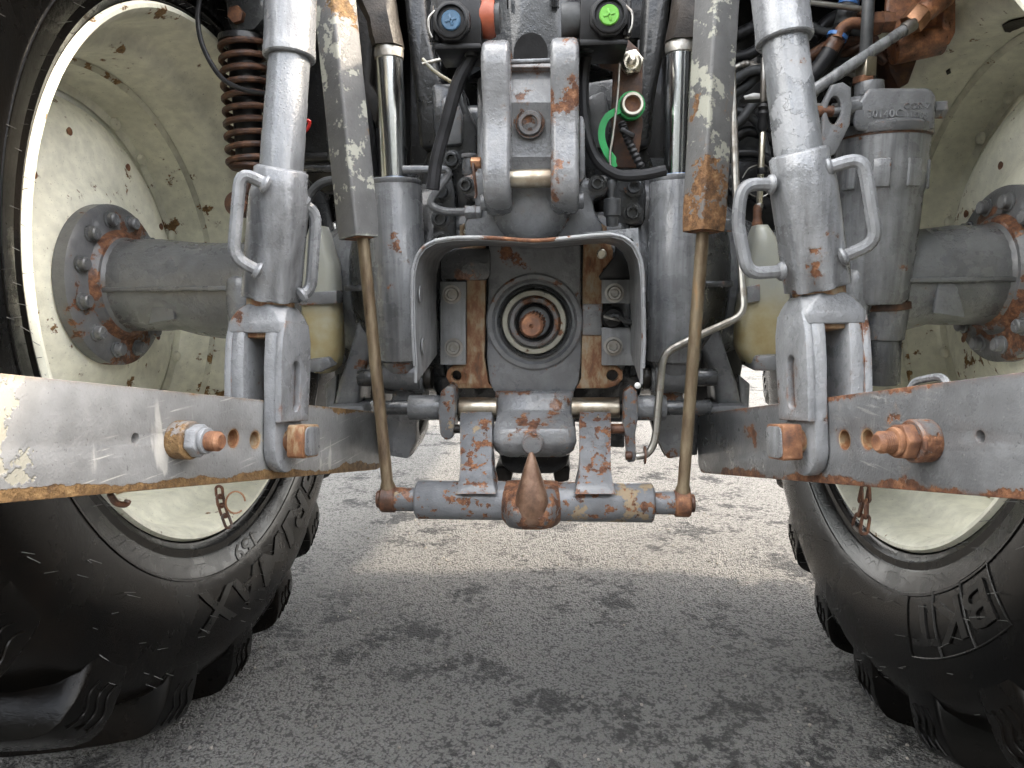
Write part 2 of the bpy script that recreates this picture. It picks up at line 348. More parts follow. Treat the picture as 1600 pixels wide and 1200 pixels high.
def bottle():
    s = NT('tank_plastic'); sx = s.n('ShaderNodeSeparateXYZ'); s.l(s.raw, sx.inputs[0])
    lvl = s.step(s.math('ADD', sx.outputs['Z'], s.math('MULTIPLY', s.noise(12, 4), .08)), .075, .0)
    c = s.mix(lvl, (.29, .295, .26), s.ramp(s.noise(18, 5), [(.3, (0.2310, 0.1750, 0.0770)), (.5, (0.2940, 0.2520, 0.1400)), (.7, (0.3500, 0.3290, 0.2380))]))
    s.out(c, .32, s.bump(s.noise(40, 5), .003, .3), Subsurface_Weight=.25, Subsurface_Radius=(.03, .025, .015), Subsurface_Scale=.5)
bottle()
def rubber():
    s = NT('rubber'); n = s.noise(3.2, 6, .6); n2 = s.noise(60, 6, .7)
    c = s.ramp(n, [(.35, (.0018, .0018, .0018)), (.52, (.0028, .0025, .0022)), (.66, (.0055, .0042, .0032))])
    sp = s.math('MULTIPLY', s.step(n2, .62, .72), .35); c = s.mix(sp, c, (.015, .0135, .0115))
    r = s.math('ADD', s.step(s.noise(4, 5, .65), .42, .60, .07, .34), s.math('MULTIPLY', s.math('SUBTRACT', n2, .5), .2))
    s.out(c, r, s.bump(s.noise(120, 6, .7), .0014, .35)); s.b.inputs['Specular IOR Level'].default_value = .14
rubber()
def rubber2():
    s = NT('rubber_letter'); s.b.inputs['Specular IOR Level'].default_value = .22; s.out((.0035, .0033, .003), s.step(s.noise(12, 4), .35, .65, .2, .42), s.bump(s.noise(160, 5), .001, .3))
rubber2(); plastic('rubber_hair', (.10, .10, .095), .4, .3)
def asphalt():
    s = NT('asphalt'); v = s.raw
    fine = s.noise(330, 4, .7, vec=v); mid = s.noise(45, 4, .6, vec=v)
    wob = s.n('ShaderNodeTexNoise'); wob.inputs['Scale'].default_value = 60; wob.inputs['Detail'].default_value = 2; s.l(v, wob.inputs['Vector'])
    ad = s.n('ShaderNodeVectorMath'); ad.operation = 'MULTIPLY_ADD'; s.l(wob.outputs['Color'], ad.inputs[0]); ad.inputs[1].default_value = (.012, .012, .012); s.l(v, ad.inputs[2])
    grit = s.vor(165, vec=ad.outputs[0])
    wetm = s.math('ADD', s.noise(7, 4, .55, vec=v), s.math('ADD', s.math('MULTIPLY', s.math('SUBTRACT', mid, .5), .45), s.math('MULTIPLY', s.math('SUBTRACT', fine, .5), .25)))
    wet = s.math('MULTIPLY', s.step(wetm, .50, .64), s.step(s.noise(2.3, 3, vec=v), .43, .57))
    crev = s.step(s.math('ADD', s.math('ADD', grit, s.math('MULTIPLY', s.math('SUBTRACT', mid, .5), 1.1)), s.math('MULTIPLY', wet, .30)), .50, .78)
    c = s.ramp(fine, [(.28, (.125, .123, .118)), (.5, (.178, .175, .168)), (.66, (.222, .218, .209)), (.75, (.36, .355, .34))])
    c = s.mix(s.math('MULTIPLY', crev, .66), c, (.022, .022, .022)); c = s.mix(s.math('MULTIPLY', wet, .74), c, (.012, .012, .013))
    big = s.noise(1.1, 3, vec=v); c = s.mix(s.step(big, .45, .7, 0, .2), c, (.06, .06, .06)); s.b.inputs['Specular IOR Level'].default_value = .1
    hh = s.math('SUBTRACT', s.math('ADD', s.math('MULTIPLY', fine, .35), s.math('MULTIPLY', mid, .6)), s.math('MULTIPLY', grit, .8))
    s.out(c, s.mixf(wet, .9, .75), s.bump(hh, .012, 1.))
asphalt()
plastic('dark_block_grey', (.07, .075, .07), .6)  # even dark tone of the added block behind the camera
plastic('pebble', (0.2448, 0.2244, 0.1972), .7, .4)

# ------------------------------------------------------------------ the ground
bm = nb()
rings = [0, 1, 2, 4, 8, 20, 60, 200, 700]
xs = sorted({s * r for r in rings for s in (-1, 1)})
gv = [[bm.verts.new((x, y, 0)) for y in xs] for x in xs]
for i in range(len(xs) - 1):
    for j in range(len(xs) - 1): bm.faces.new((gv[i][j], gv[i + 1][j], gv[i + 1][j + 1], gv[i][j + 1]))
g = obj('asphalt_ground', bm, 'asphalt', kind='structure'); g['label'] = 'rough grey asphalt yard with damp dark blotches'
random.seed(5); bm = nb()
for k in range(420):
    x, y = random.uniform(-.75, .75), random.uniform(-.6, 1.6); r = random.choice((.0015, .002, .002, .003, .0042))
    q = nb(); bmesh.ops.create_icosphere(q, subdivisions=1, radius=r)
    for v in q.verts: v.co *= random.uniform(.7, 1.25)
    bmesh.ops.transform(q, matrix=M.Translation((x, y, r * .5)), verts=q.verts); join(bm, q)
pb = obj('loose_grit', bm, 'pebble', kind='stuff'); pb['label'] = 'pale loose grit scattered over the asphalt'; pb['category'] = 'grit'

obj('unseen_dark_block', box((0, -11.5, 2.4), (46, 5, 4.8), .05), 'dark_block_grey', kind='structure')  # added behind the camera, out of view, so the metal reflects something dark

# ------------------------------------------------------------------ the tractor: wheels and axle
T = thing('tractor', 'grey tractor with cream wheel rims, its rear end parked on the asphalt', 'tractor', (0, 0, 0))
def pol(s, a, r, deg):
    t = math.radians(deg); return V((s * a, r * math.cos(t), AX + r * math.sin(t)))
TYRE_IN = [(.742, .545), (.738, .556), (.726, .562), (.722, .572), (.716, .576), (.715, .590), (.711, .594), (.704, .618), (.702, .621), (.692, .650), (.684, .690), (.680, .73), (.682, .775), (.688, .800), (.698, .822), (.726, .842), (.775, .860), (.84, .874), (.92, .885)]
def a_at(r):
    for (a0, r0), (a1, r1) in zip(TYRE_IN, TYRE_IN[1:]):
        if r0 <= r <= r1: return a0 + (a1 - a0) * (r - r0) / (r1 - r0)
    return TYRE_IN[-1][0]
MID = 1.02
LUG = {}
def lug_mesh(s, side):
    key = (s, side)
    if key in LUG: return LUG[key]
    def pt(a, r, c):                           # c: degrees along the rim, lug foot at the bottom of the wheel
        if side < 0: a = 2 * MID - a
        t = math.radians(-90 - c); return V((s * a, r * math.cos(t), r * math.sin(t)))
    S = [(.6868, .78, .800, .0, 3.2, 2.9), (.6890, .78, .835, .0, 3.7, 3.4), (.6945, .78, .868, .1, 4.0, 3.6), (.7025, .78, .893, .2, 4.2, 3.6), (.7150, .78, .909, .4, 4.3, 3.5), (.735, .78, .918, .8, 4.3, 3.4), (.78, .78, .9265, 2.0, 4.3, 3.1), (.85, .80, .936, 5.0, 4.2, 2.7), (.94, .80, .945, 9.2, 3.9, 2.3), (1.02, .80, .950, 12.8, 3.6, 1.9), (1.05, .80, .949, 13.8, 3.0, 1.5)]
    bm = loft([[pt(a, rb, c - hb), pt(a, rt * .55 + rb * .45, c - hb * .75 - ht * .25), pt(a, rt, c - ht), pt(a, rt, c + ht), pt(a, rt * .55 + rb * .45, c + hb * .75 + ht * .25), pt(a, rb, c + hb)] for a, rb, rt, c, hb, ht in S])
    bevel(bm, .006, 2, 30)
    for q in (-1.7, 0, 1.7):                   # the three wavy ridges moulded on the shoulder
        P = []
        for i in range(15):
            r = .826 + .072 * i / 14; a = .6884 + (r - .826) * .145 if r < .868 else .6945 + (r - .868) * .32
            P.append(pt(a - .0006, r, q + .55 * math.sin(i / 14 * 2 * math.pi * 1.1) + (i / 14 - .5) * .9))
        join(bm, tube(P, .0021, 6, 1))
    bmesh.ops.recalc_face_normals(bm, faces=bm.faces)
    me = bpy.data.meshes.new('tread_lug'); bm.to_mesh(me); bm.free(); me.materials.append(MAT['rubber'])
    me.polygons.foreach_set('use_smooth', [True] * len(me.polygons)); me.set_sharp_from_angle(angle=math.radians(40))
    LUG[key] = me; return me
def lettering(s, body, th0, rc, hgt, wid, parent, raise_=.003, slant=0):
    bm = text(body, 1.0, .0, 0, .022 if len(body) > 3 else .012)
    x0, x1 = min(v.co.x for v in bm.verts), max(v.co.x for v in bm.verts); y0, y1 = min(v.co.y for v in bm.verts), max(v.co.y for v in bm.verts)
    bmesh.ops.triangulate(bm, faces=bm.faces); bmesh.ops.subdivide_edges(bm, edges=[e for e in bm.edges if e.calc_length() > .25], cuts=1)
    bmesh.ops.triangulate(bm, faces=bm.faces)
    r = bmesh.ops.extrude_face_region(bm, geom=list(bm.faces)); top = {v for v in r['geom'] if isinstance(v, bmesh.types.BMVert)}
    for v in bm.verts:
        u = ((v.co.x - x0) / (x1 - x0) - .5) * wid; q = rc + ((v.co.y - y0) / (y1 - y0) - .5) * hgt
        t = th0 + s * math.degrees(u + slant * (q - rc)) / rc
        v.co = pol(s, a_at(q) + (-raise_ if v in top else .004), q, t)
    return obj('sidewall_lettering', bm, 'rubber_letter', parent, 25)
def wheel(s, lug0, seed):
    wc = V((s * MID, 0, AX)); P = empty('rear_wheel', wc, T); ax = FA((0, 0, AX), X3 * s, Z3)
    prof = TYRE_IN + [(2 * MID - a, r) for a, r in reversed(TYRE_IN)]
    prof += [(2 * MID - .80, .55), (2 * MID - .80, .80), (.80, .80), (.80, .55)]
    obj('tyre', lathe(prof, ax, 120, True), 'rubber', P, 40)
    n = 0
    for side in (1, -1):
        me = lug_mesh(s, side)
        for k in range(20):
            o = bpy.data.objects.new('tread_lug', me); C.objects.link(o); o.parent = P; o.location = V((-s * MID, 0, 0))
            o.rotation_euler.x = math.radians(lug0 + 90 + 18 * k + (9 if side < 0 else 0)); n += 1
    rim = [(.727, .557), (.721, .553), (.722, .546), (.729, .540), (.748, .530), (.79, .526), (.825, .521), (.842, .508), (.852, .492), (.868, .482), (.93, .477), (.955, .472), (.962, .462), (1.00, .456), (1.03, .452), (1.045, .446), (1.052, .428),
           (1.060, .428), (1.056, .452), (1.04, .462), (1.20, .470), (1.24, .49), (1.29, .535), (1.315, .556), (1.322, .556), (1.30, .530), (1.25, .482), (1.21, .462),
           (1.21, .474), (1.04, .475), (.97, .476), (.94, .487), (.87, .491), (.855, .512), (.84, .527), (.75, .538), (.735, .547), (.729, .557)]
    rim = rim[:17] + [(1.062, .428), (1.062, .460), (1.21, .466), (1.25, .486), (1.295, .532), (1.318, .556), (1.325, .552), (1.305, .522), (1.26, .478), (1.215, .458), (1.075, .450), (1.075, .424), (1.050, .424)][:0] + \
        [(1.060, .428), (1.060, .462), (1.20, .468), (1.24, .50), (1.29, .532), (1.315, .556), (1.322, .560), (1.29, .542), (1.23, .512), (1.19, .482), (1.04, .472), (.97, .480), (.94, .487), (.87, .491), (.855, .512), (.84, .527), (.75, .538), (.735, .547), (.729, .558)]
    obj('rim', lathe(rim, ax, 128, True), 'cream_rim', P, 40)
    obj('rusty_seam', lathe([(.9535, .4700), (.9575, .4640), (.9625, .4600), (.9645, .4605), (.9645, .468)], ax, 96, True), 'seam', P, 40)
    disc = [(.972, .09), (.972, .185), (.976, .200), (.990, .222), (1.000, .245), (1.003, .275), (1.000, .31), (1.008, .345), (1.028, .385), (1.047, .405), (1.052, .412), (1.060, .410), (1.036, .386), (1.016, .345), (1.010, .31), (1.013, .275), (1.010, .245), (1.000, .218), (.986, .195), (.982, .185), (.982, .09)]
    obj('wheel_disc', lathe(disc, ax, 96, True), 'cream', P, 40)
    for k in range(8):                         # tabs that carry the disc, and their rivet heads
        t = k * 45 + 10
        if k % 2 == 0:
            c = [pol(s, .0, 0, 0)]
            bm = loft([[pol(s, 1.046, r, t + d) for r in (.395, .437) for d in ((-4, 4) if r < .4 else (4, -4))], [pol(s, 1.0625, r, t + d) for r in (.395, .437) for d in ((-4, 4) if r < .4 else (4, -4))]])
            obj('disc_tab', bevel(bm, .003), 'cream', P)
        for d in (-8, 8):
            p = pol(s, 1.047, .441, t + d)
            obj('rivet', lathe([(0, .0155), (.003, .0155), (.009, .012), (.012, .005), (.0125, 0)], FA(p, -X3 * s), 16), 'cream_rim', P)
    obj('sun_block_disc', lathe([(1.13, .08), (1.13, .43), (1.14, .44), (1.22, .44), (1.24, .41), (1.24, .08)], ax, 64, True), 'paint', P, 40)  # added disc on the outer side, stops direct sun through the rim slits
    random.seed(seed)
    for k in range(11):                        # small drain and sensor holes with rusty rims
        t = 30 + k * 33 + random.uniform(-5, 5); r = random.choice((.27, .29, .33))
        a = {.27: 1.003, .29: 1.001, .33: 1.004}[r]
        obj('disc_hole', lathe([(-.003, .009), (-.0018, .0075), (.0, .0065), (.001, 0)], FA(pol(s, a, r, t), X3 * s), 12), 'rust_orange', P)
    bm = nb(); random.seed(seed + 1)           # moulding hairs
    for k in range(330):
        if k < 130: r = random.choice((.566, .60, .605)); t = k * 360 / 130 * 1.0 + random.uniform(-1, 1)
        else: r = random.uniform(.62, .87); t = random.uniform(0, 360)
        p = pol(s, a_at(r), r, t); d = V((-s * random.uniform(.7, 1), random.uniform(-.25, .25), random.uniform(-.5, .3))).normalized()
        join(bm, tube([p, p + d * random.uniform(.008, .022)], [.0007, .0004], 3, 1))
    obj('moulding_hairs', bm, 'rubber_hair', P, kind='stuff')
    # moulded ring ribs and a date plate outline near the bead
    for r in (.632,):
        obj('sidewall_rib', lathe([(a_at(r) - .0022, r), (a_at(r + .004) - .0022, r + .004), (a_at(r + .006) + .002, r + .006), (a_at(r - .002) + .002, r - .002)], ax, 120, True), 'rubber', P)
    return P
WL = wheel(-1, -93.5, 3); WR = wheel(1, -95, 9)
lettering(-1, 'AGRIMAX', -72, .700, .078, .93, WL)
lettering(-1, '159', -88, .618, .036, .10, WL, .002)
BK = lettering(1, 'BKT', -125, .686, .070, .27, WR, .003, -.25)
for u0, u1 in ((-.155, -.058), (-.054, .046), (.05, .15)):   # the three slanted boxes round the letters
    P = []
    for a, b in (((u0, -.055), (u1, -.055)), ((u1, -.055), (u1, .055)), ((u1, .055), (u0, .055)), ((u0, .055), (u0, -.055))):
        for i in range(7):
            u = a[0] + (b[0] - a[0]) * i / 7; v = a[1] + (b[1] - a[1]) * i / 7
            P.append(pol(1, a_at(.686 + v) - .001, .686 + v, -125 + math.degrees(u - .25 * v) / .686))
    obj('letter_frame', tube(P + [P[0]], .0016, 5, 1), 'rubber_letter', WR)

def sect(s, a, zt, zb, w, p=2.4, n=28, y0=0):
    out = []
    for k in range(n):
        t = 2 * math.pi * k / n; c, d = math.cos(t), math.sin(t)
        y = math.copysign(abs(c) ** (2 / p), c) * w; z = math.copysign(abs(d) ** (2 / p), d)
        out.append(V((s * a, y0 + y, AX + (z * zt if z > 0 else -z * zb))))
    return out
def axle(s):
    P = empty('axle_housing', (s * .6, 0, AX), T)
    bm = loft([sect(s, .26, .19, -.19, .17), sect(s, .36, .165, -.17, .15), sect(s, .42, .12, -.145, .12), sect(s, .47, .098, -.135, .105), sect(s, .60, .092, -.128, .10), sect(s, .70, .090, -.12, .098), sect(s, .755, .092, -.112, .098, 2.2), sect(s, .80, .097, -.100, .099, 2), sect(s, .835, .101, -.102, .101, 2), sect(s, .93, .102, -.102, .102, 2), sect(s, .945, .096, -.096, .096, 2)])
    obj('axle_tube', bm, 'paint_axle', P, 50)
    obj('casting_seam', box((s * .665, 0, AX - .008), (.50, .212, .010), .003), 'paint_axle', P)
    for a, b in ((.80, .0),):
        bm = prism([(0, .0), (.012, -.012), (.03, -.07), (-.03, -.06), (-.025, 0)], .012, F((s * .80, -.088, AX - .012), X3 * s, Z3), .003)
        obj('gusset', bm, 'paint_axle', P)
    for a, zt, zb, r in ((.625, .018, -.185, .026), (.565, .012, -.17, .022)):
        obj('pipe_boss', lathe([(zb, r * .9), (zb + .006, r), (zt - .02, r), (zt - .006, r * .8), (zt, r * .35), (zt + .001, 0)], M.Translation((s * a, -.088, AX)), 20), 'paint_axle', P, 50)
    Fm = FA((0, 0, AX), X3 * s, Z3)
    obj('hub_flange', lathe([(.905, .10), (.920, .108), (.930, .118), (.934, .150), (.936, .170), (.942, .178), (.968, .178), (.974, .172), (.974, .10)], Fm, 64), 'paint_flange', P, 40)
    obj('rusty_joint', lathe([(.915, .1025), (.917, .112), (.9325, .124), (.9362, .128), (.9362, .11), (.925, .1025)], Fm, 56), 'rust_flange', P, 40)
    for k in range(12):
        t = k * 30 + 12; p = pol(s, .934, .146, t)
        obj('hub_bolt', lathe([(0, .0185), (.004, .0185), (.005, .0145), (.016, .0140), (.0185, .0115), (.0188, 0)], FA(p, -X3 * s), 18), 'paint_axle', P, 40)
    return P
axle(-1); axle(1)

# ------------------------------------------------------------------ transmission casing and upper body
H = empty('rear_casing', (0, .1, AX), T)
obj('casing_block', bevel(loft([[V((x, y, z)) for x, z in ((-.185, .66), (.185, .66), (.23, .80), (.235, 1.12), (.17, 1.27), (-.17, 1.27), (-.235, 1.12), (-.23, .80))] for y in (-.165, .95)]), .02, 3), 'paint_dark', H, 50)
for s in (-1, 1):
    obj('side_bell', lathe([(.18, .25), (.26, .245), (.31, .215), (.36, .17), (.37, .15)], FA((0, 0, AX), X3 * s, Z3), 40), 'paint_dark', H, 50)
    obj('bell_rib', box((s * .30, -.17, AX - .01), (.12, .10, .012), .004), 'paint_dark', H)
obj('belly', box((0, 2.0, .98), (.50, 2.2, .62), .05), 'paint_dark', T)
obj('engine_hood', box((0, 2.9, 1.62), (.86, 2.2, .72), .08), 'paint_dark', T)
obj('cab_floor', box((0, .75, 1.66), (1.30, 1.75, .16), .03), 'paint_black', T)
obj('cab_shell', box((0, .85, 2.40), (1.6, 1.7, 1.26), .1), 'paint_black', T)
obj('frame_crossmember', box((0, .36, 1.40), (1.05, .10, .46), .02), 'paint_black', T)
obj('step_box', box((-.66, 1.75, .92), (.50, .80, .50), .06), 'paint_black', T)
for s in (-1, 1):
    secs = []
    for k in range(15):
        t = 12 + 156 * k / 14; secs.append([pol(s, a, r, t) for a, r in ((.60, 1.005), (1.38, 1.005), (1.38, 1.03), (.60, 1.03))])
    obj('mudguard', loft(secs), 'paint_black', T, 40)
    obj('mudguard_inner', prism([(1.03 * math.cos(math.radians(t)), 1.03 * math.sin(math.radians(t))) for t in range(24, 120, 8)], .02, F((s * .60 - .01, 0, AX), Y3, Z3), .003), 'paint_black', T)

# ------------------------------------------------------------------ PTO unit on the back of the casing
YP = -.275
PU = empty('pto_unit', at(835, 505, YP), T)
def pxplate(pts, holes, Y, th, mat, name, parent, bev=.002):   # flat plate facing rearwards, front face at Y
    q = [at(x, y, Y) for x, y in pts]; hh = [(at(x, y, Y).x, at(x, y, Y).z, r * mpp(Y)) for x, y, r in holes]
    return obj(name, plate([(p.x, p.z) for p in q], hh, th, F((0, Y + th / 2, 0), X3, Z3), bev), mat, parent)
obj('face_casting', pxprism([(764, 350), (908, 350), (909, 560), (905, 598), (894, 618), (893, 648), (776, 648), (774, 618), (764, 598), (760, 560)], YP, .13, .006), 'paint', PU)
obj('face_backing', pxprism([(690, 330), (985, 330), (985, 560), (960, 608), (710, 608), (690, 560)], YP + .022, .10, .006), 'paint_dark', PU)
pxplate([(718, 352), (728, 348), (757, 350), (759, 430), (757, 560), (763, 598), (771, 607), (718, 607), (704, 602), (697, 590), (699, 578), (708, 571), (729, 570), (729, 400), (718, 395)], [(713, 587, 8), (731, 362, 7)], YP + .003, .016, 'rust_plate', 'mounting_flange', PU)
pxplate([(912, 350), (940, 349), (948, 354), (950, 372), (958, 392), (957, 410), (942, 420), (942, 570), (964, 572), (973, 580), (973, 592), (965, 602), (948, 607), (900, 607), (908, 592)], [(957, 587, 9)], YP + .003, .016, 'rust_plate', 'mounting_flange', PU)
obj('grey_pad', pxprism([(910, 475), (941, 475), (941, 524), (910, 524)], YP - .002, .014, .002), 'paint', PU)
obj('recess_shade_plate', pxprism([(689, 388), (762, 388), (766, 394), (766, 430), (760, 438), (689, 438)], YP - .003, .012, .003), 'paint_dark', PU)  # raised dark plate, the shade of a recess put into its colour
obj('recess_shade_plate', pxprism([(935, 432), (948, 415), (960, 400), (962, 384), (975, 388), (985, 410), (985, 437), (938, 438)], YP + .000, .010, .002), 'black_plastic', PU)  # near-black plate in place of the shaded pocket on this side
for x, y, r in ((940, 397, 8), (731, 362, 7)):
    obj('dowel_bolt', lathe([(0, r * .0011), (.004, r * .0011), (.006, r * .0008), (.006, 0)], FA(at(x, y, YP), -Y3), 14), 'zinc', PU)
c0 = at(835, 503, YP); fm = FA(c0, -Y3)
obj('outer_ring', lathe([(-.01, .0865), (.003, .0860), (.0055, .083), (.006, .076), (.002, .073), (.0005, .071), (-.004, .070), (-.01, .070)], fm, 64), 'paint', PU, 30)
obj('seal_housing', lathe([(-.012, .0695), (-.003, .0685), (.003, .0655), (.010, .0640), (.012, .0615), (.007, .059), (.004, .0575), (-.012, .0575)], fm, 64), 'paint_dark', PU, 30)
obj('bright_seal_ring', lathe([(-.01, .0570), (.0095, .0568), (.0118, .0555), (.0122, .0520), (.0118, .0480), (.009, .0470), (-.01, .0470)], fm, 64), 'seal_pale', PU, 30)
obj('inner_collar', lathe([(-.01, .0468), (.003, .0466), (.006, .044), (.010, .0425), (.010, .036), (.004, .033), (-.01, .033)], fm, 64), 'paint', PU, 30)
obj('oil_seal', lathe([(-.012, .0328), (.007, .0325), (.010, .0305), (.008, .0275), (-.02, .0265), (-.05, .026)], fm, 48), 'black_plastic', PU, 30)
obj('shaft_cavity', lathe([(-.05, .031), (-.048, .031), (-.048, 0), (-.05, 0)], fm, 24), 'hole_shade', PU)
spl = lambda t, a: 1.0 if a > .1115 or (t * 20) % 1 < .5 else .88
obj('splined_shaft', lathe([(-.05, .0205), (.108, .0205), (.1125, .0190), (.1205, .0165), (.122, .0150), (.122, .0035), (.119, .002), (.118, 0)], fm, 120, rfun=spl), 'rust', PU, 25)

# the folded sheet guard round the shaft
GD = empty('pto_guard', at(825, 470, -.40), T)
YF, YR = -.465, -.283
path = [(655, 598), (648, 572), (645, 520), (644, 455), (645, 426), (651, 402), (662, 386), (680, 376), (708, 372), (745, 371), (772, 372), (800, 374), (832, 376), (866, 374), (895, 371), (925, 368), (955, 366), (975, 371), (991, 384), (1001, 405), (1005, 430), (1006, 470), (1007, 530), (1005, 575), (998, 600)]
bm = nb(); fr = []; rr = []
for i, (x, y) in enumerate(path):
    p = at(x, y, YF); q = V((p.x, YR, p.z))
    if i < 2: q.z = at(647, 560, YF).z - .012 + .008 * i; q.x = at(646, 560, YF).x
    if i > len(path) - 3: q.z = at(647, 560, YF).z - .010; q.x = at(1006, 560, YF).x
    if i == 0: p.x = at(646.5, 570, YF).x
    if i == len(path) - 1: p.x = at(1005, 570, YF).x
    fr.append(bm.verts.new(p)); rr.append(bm.verts.new(q))
mid = [bm.verts.new(a.co.lerp(b.co, .5)) for a, b in zip(fr, rr)]
for A, B in ((fr, mid), (mid, rr)):
    for k in range(len(A) - 1): bm.faces.new((A[k], A[k + 1], B[k + 1], B[k]))
bmesh.ops.recalc_face_normals(bm, faces=bm.faces)
bmesh.ops.solidify(bm, geom=list(bm.faces), thickness=.0042)
obj('guard_sheet', bm, 'guard', GD, 50)
ep = [at(x, y, YF) + V((0, -.0006, 0)) for x, y in path[1:-1]]
obj('rusty_front_edge', tube([e + V((0, 0, 0)) for e in ep[6:16]], .0030, 8, 3), 'guard_edge', GD)
obj('bright_edge', tube(ep[:7], .0026, 8, 3), 'silver', GD); obj('bright_edge', tube(ep[15:], .0026, 8, 3), 'silver', GD)
obj('corner_gusset', plate([(p.x, p.z) for p in [at(x, y, -.43) for x, y in ((910, 364), (997, 356), (999, 410), (994, 402), (984, 385), (968, 372), (950, 366))]], [(at(985, 377, -.43).x, at(985, 377, -.43).z, .0042)], .004, F((0, -.43, 0), X3, Z3), .0006), 'silver_dark', GD)
for pts in ([(688, 440), (728, 440), (728, 570), (688, 570)], [(940, 437), (986, 437), (986, 474), (940, 474)], [(940, 512), (1001, 512), (1001, 571), (940, 571)]):
    obj('fixing_flange', pxprism(pts, YP - .010, .008, .0012), 'guard', GD)
def socket_bolt(p, r, parent, mat='steel', h=.010, d=-Y3):
    o = obj('socket_bolt', lathe([(0, r * 1.35), (.002, r * 1.35), (.0022, r), (h, r), (h + .0015, r * .88), (h + .0015, r * .60)] + [(h - .009, r * .54), (h - .009, 0)], FA(p, d), 24), mat, parent, 25)
    return o
for x, y in ((706, 460), (709, 543), (960, 458), (958, 541)):
    socket_bolt(at(x, y, YP - .010), .0125, GD)
for x, y, xx in ((657, 460, -1), (661, 541, -1)):
    obj('pressed_dimple', lathe([(0, .014), (.0015, .0135), (.002, .011), (.0012, .008), (.0012, 0)], FA(hit(x, y, at(646, 470, YF) + V((.0048, 0, 0)), X3), X3), 20), 'guard', GD)
obj('sensor_plug', lathe([(0, .020), (.004, .020), (.010, .016), (.016, .015), (.016, 0)], FA(at(957, 496, YP - .004), -Y3), 20), 'black_plastic', GD)
obj('sensor_cable', tube([at(945, 498, YP - .03), at(962, 494, YP - .035), at(978, 502, YP - .03), at(996, 506, YP - .02)], .0045, 8, 6, .12), 'hose_grey', GD)
obj('cable_tie', tube([at(944, 494, YP - .034), at(958, 498, YP - .040), at(968, 500, YP - .034)], .003, 6, 4), 'steel', GD)
obj('white_grease', lathe([(0, .004), (.003, .005), (.005, .003), (.006, 0)], FA(at(996, 602, YF + .004), -Y3), 10), 'white_grease', GD)

# ------------------------------------------------------------------ lower nose casting, cross shaft, link brackets
NS = empty('drawbar_nose', at(835, 680, -.33), T)
secs = []
for y, Y, hw in ((612, -.285, 62), (640, -.30, 60), (655, -.325, 60), (668, -.345, 64), (690, -.350, 66), (704, -.342, 62), (712, -.325, 52)):
    a, b = at(835 - hw, y, Y), at(835 + hw, y, Y); secs.append([a, a.lerp(b, .12) + V((0, -.012, 0)), a.lerp(b, .88) + V((0, -.012, 0)), b, b + V((0, .09, 0)), a + V((0, .09, 0))])
obj('nose_block', bevel(loft(secs), .003, 2, 35), 'bracket', NS, 45)
obj('nose_boss', lathe([(0, .020), (.010, .0195), (.014, .016), (.0145, 0)], FA(at(832, 692, -.358), -Y3), 24), 'bracket', NS)
obj('nose_underside', pxprism([(778, 700), (892, 700), (888, 728), (868, 742), (800, 742), (782, 728)], -.30, .14, .01), 'paint_black', NS)
for x in (787, 877): obj('greasy_lug', pxprism([(x - 14, 730), (x + 14, 730), (x + 12, 752), (x - 10, 756)], -.27, .08, .004), 'grease', NS)

CS = empty('cross_shaft', at(835, 636, -.30), T)
ya = at(835, 637, -.30)
def xs_(px): return V((at(px, 637, -.30).x, -.30, ya.z))
for a, b, r, mt in ((718, 777, .0185, 'brass_steel'), (893, 968, .0185, 'brass_steel'), (640, 692, .0225, 'paint_axle'), (992, 1040, .0225, 'paint_axle'), (668, 720, .014, 'grease'), (960, 1000, .014, 'grease'), (590, 645, .013, 'paint_dark'), (1032, 1110, .013, 'paint_dark')):
    obj('shaft_section', cyl(xs_(a), xs_(b), r, n=24), mt, CS)
def pxlever(pts, Y, th, mat, name, parent, bev=.004):      # lever seen edge-on-ish, given as outline
    return obj(name, pxprism(pts, Y, th, bev), mat, parent)
pxlever([(688, 612), (700, 602), (709, 606), (712, 640), (708, 684), (698, 689), (688, 682), (684, 645)], -.335, .05, 'hitch', 'latch_lever', CS)
pxlever([(975, 612), (987, 603), (996, 612), (998, 650), (993, 676), (994, 722), (980, 724), (978, 690), (973, 660)], -.335, .03, 'hitch', 'latch_lever', CS)
obj('lever_pin', cyl(at(945, 670, -.325), at(985, 670, -.325), .009, n=16), 'rust_brown', CS)
obj('lever_pin', cyl(at(690, 670, -.325), at(728, 670, -.325), .008, n=16), 'grease', CS)
obj('dark_link', pxprism([(940, 672), (976, 672), (976, 700), (940, 698)], -.25, .03, .003), 'paint_dark', CS)

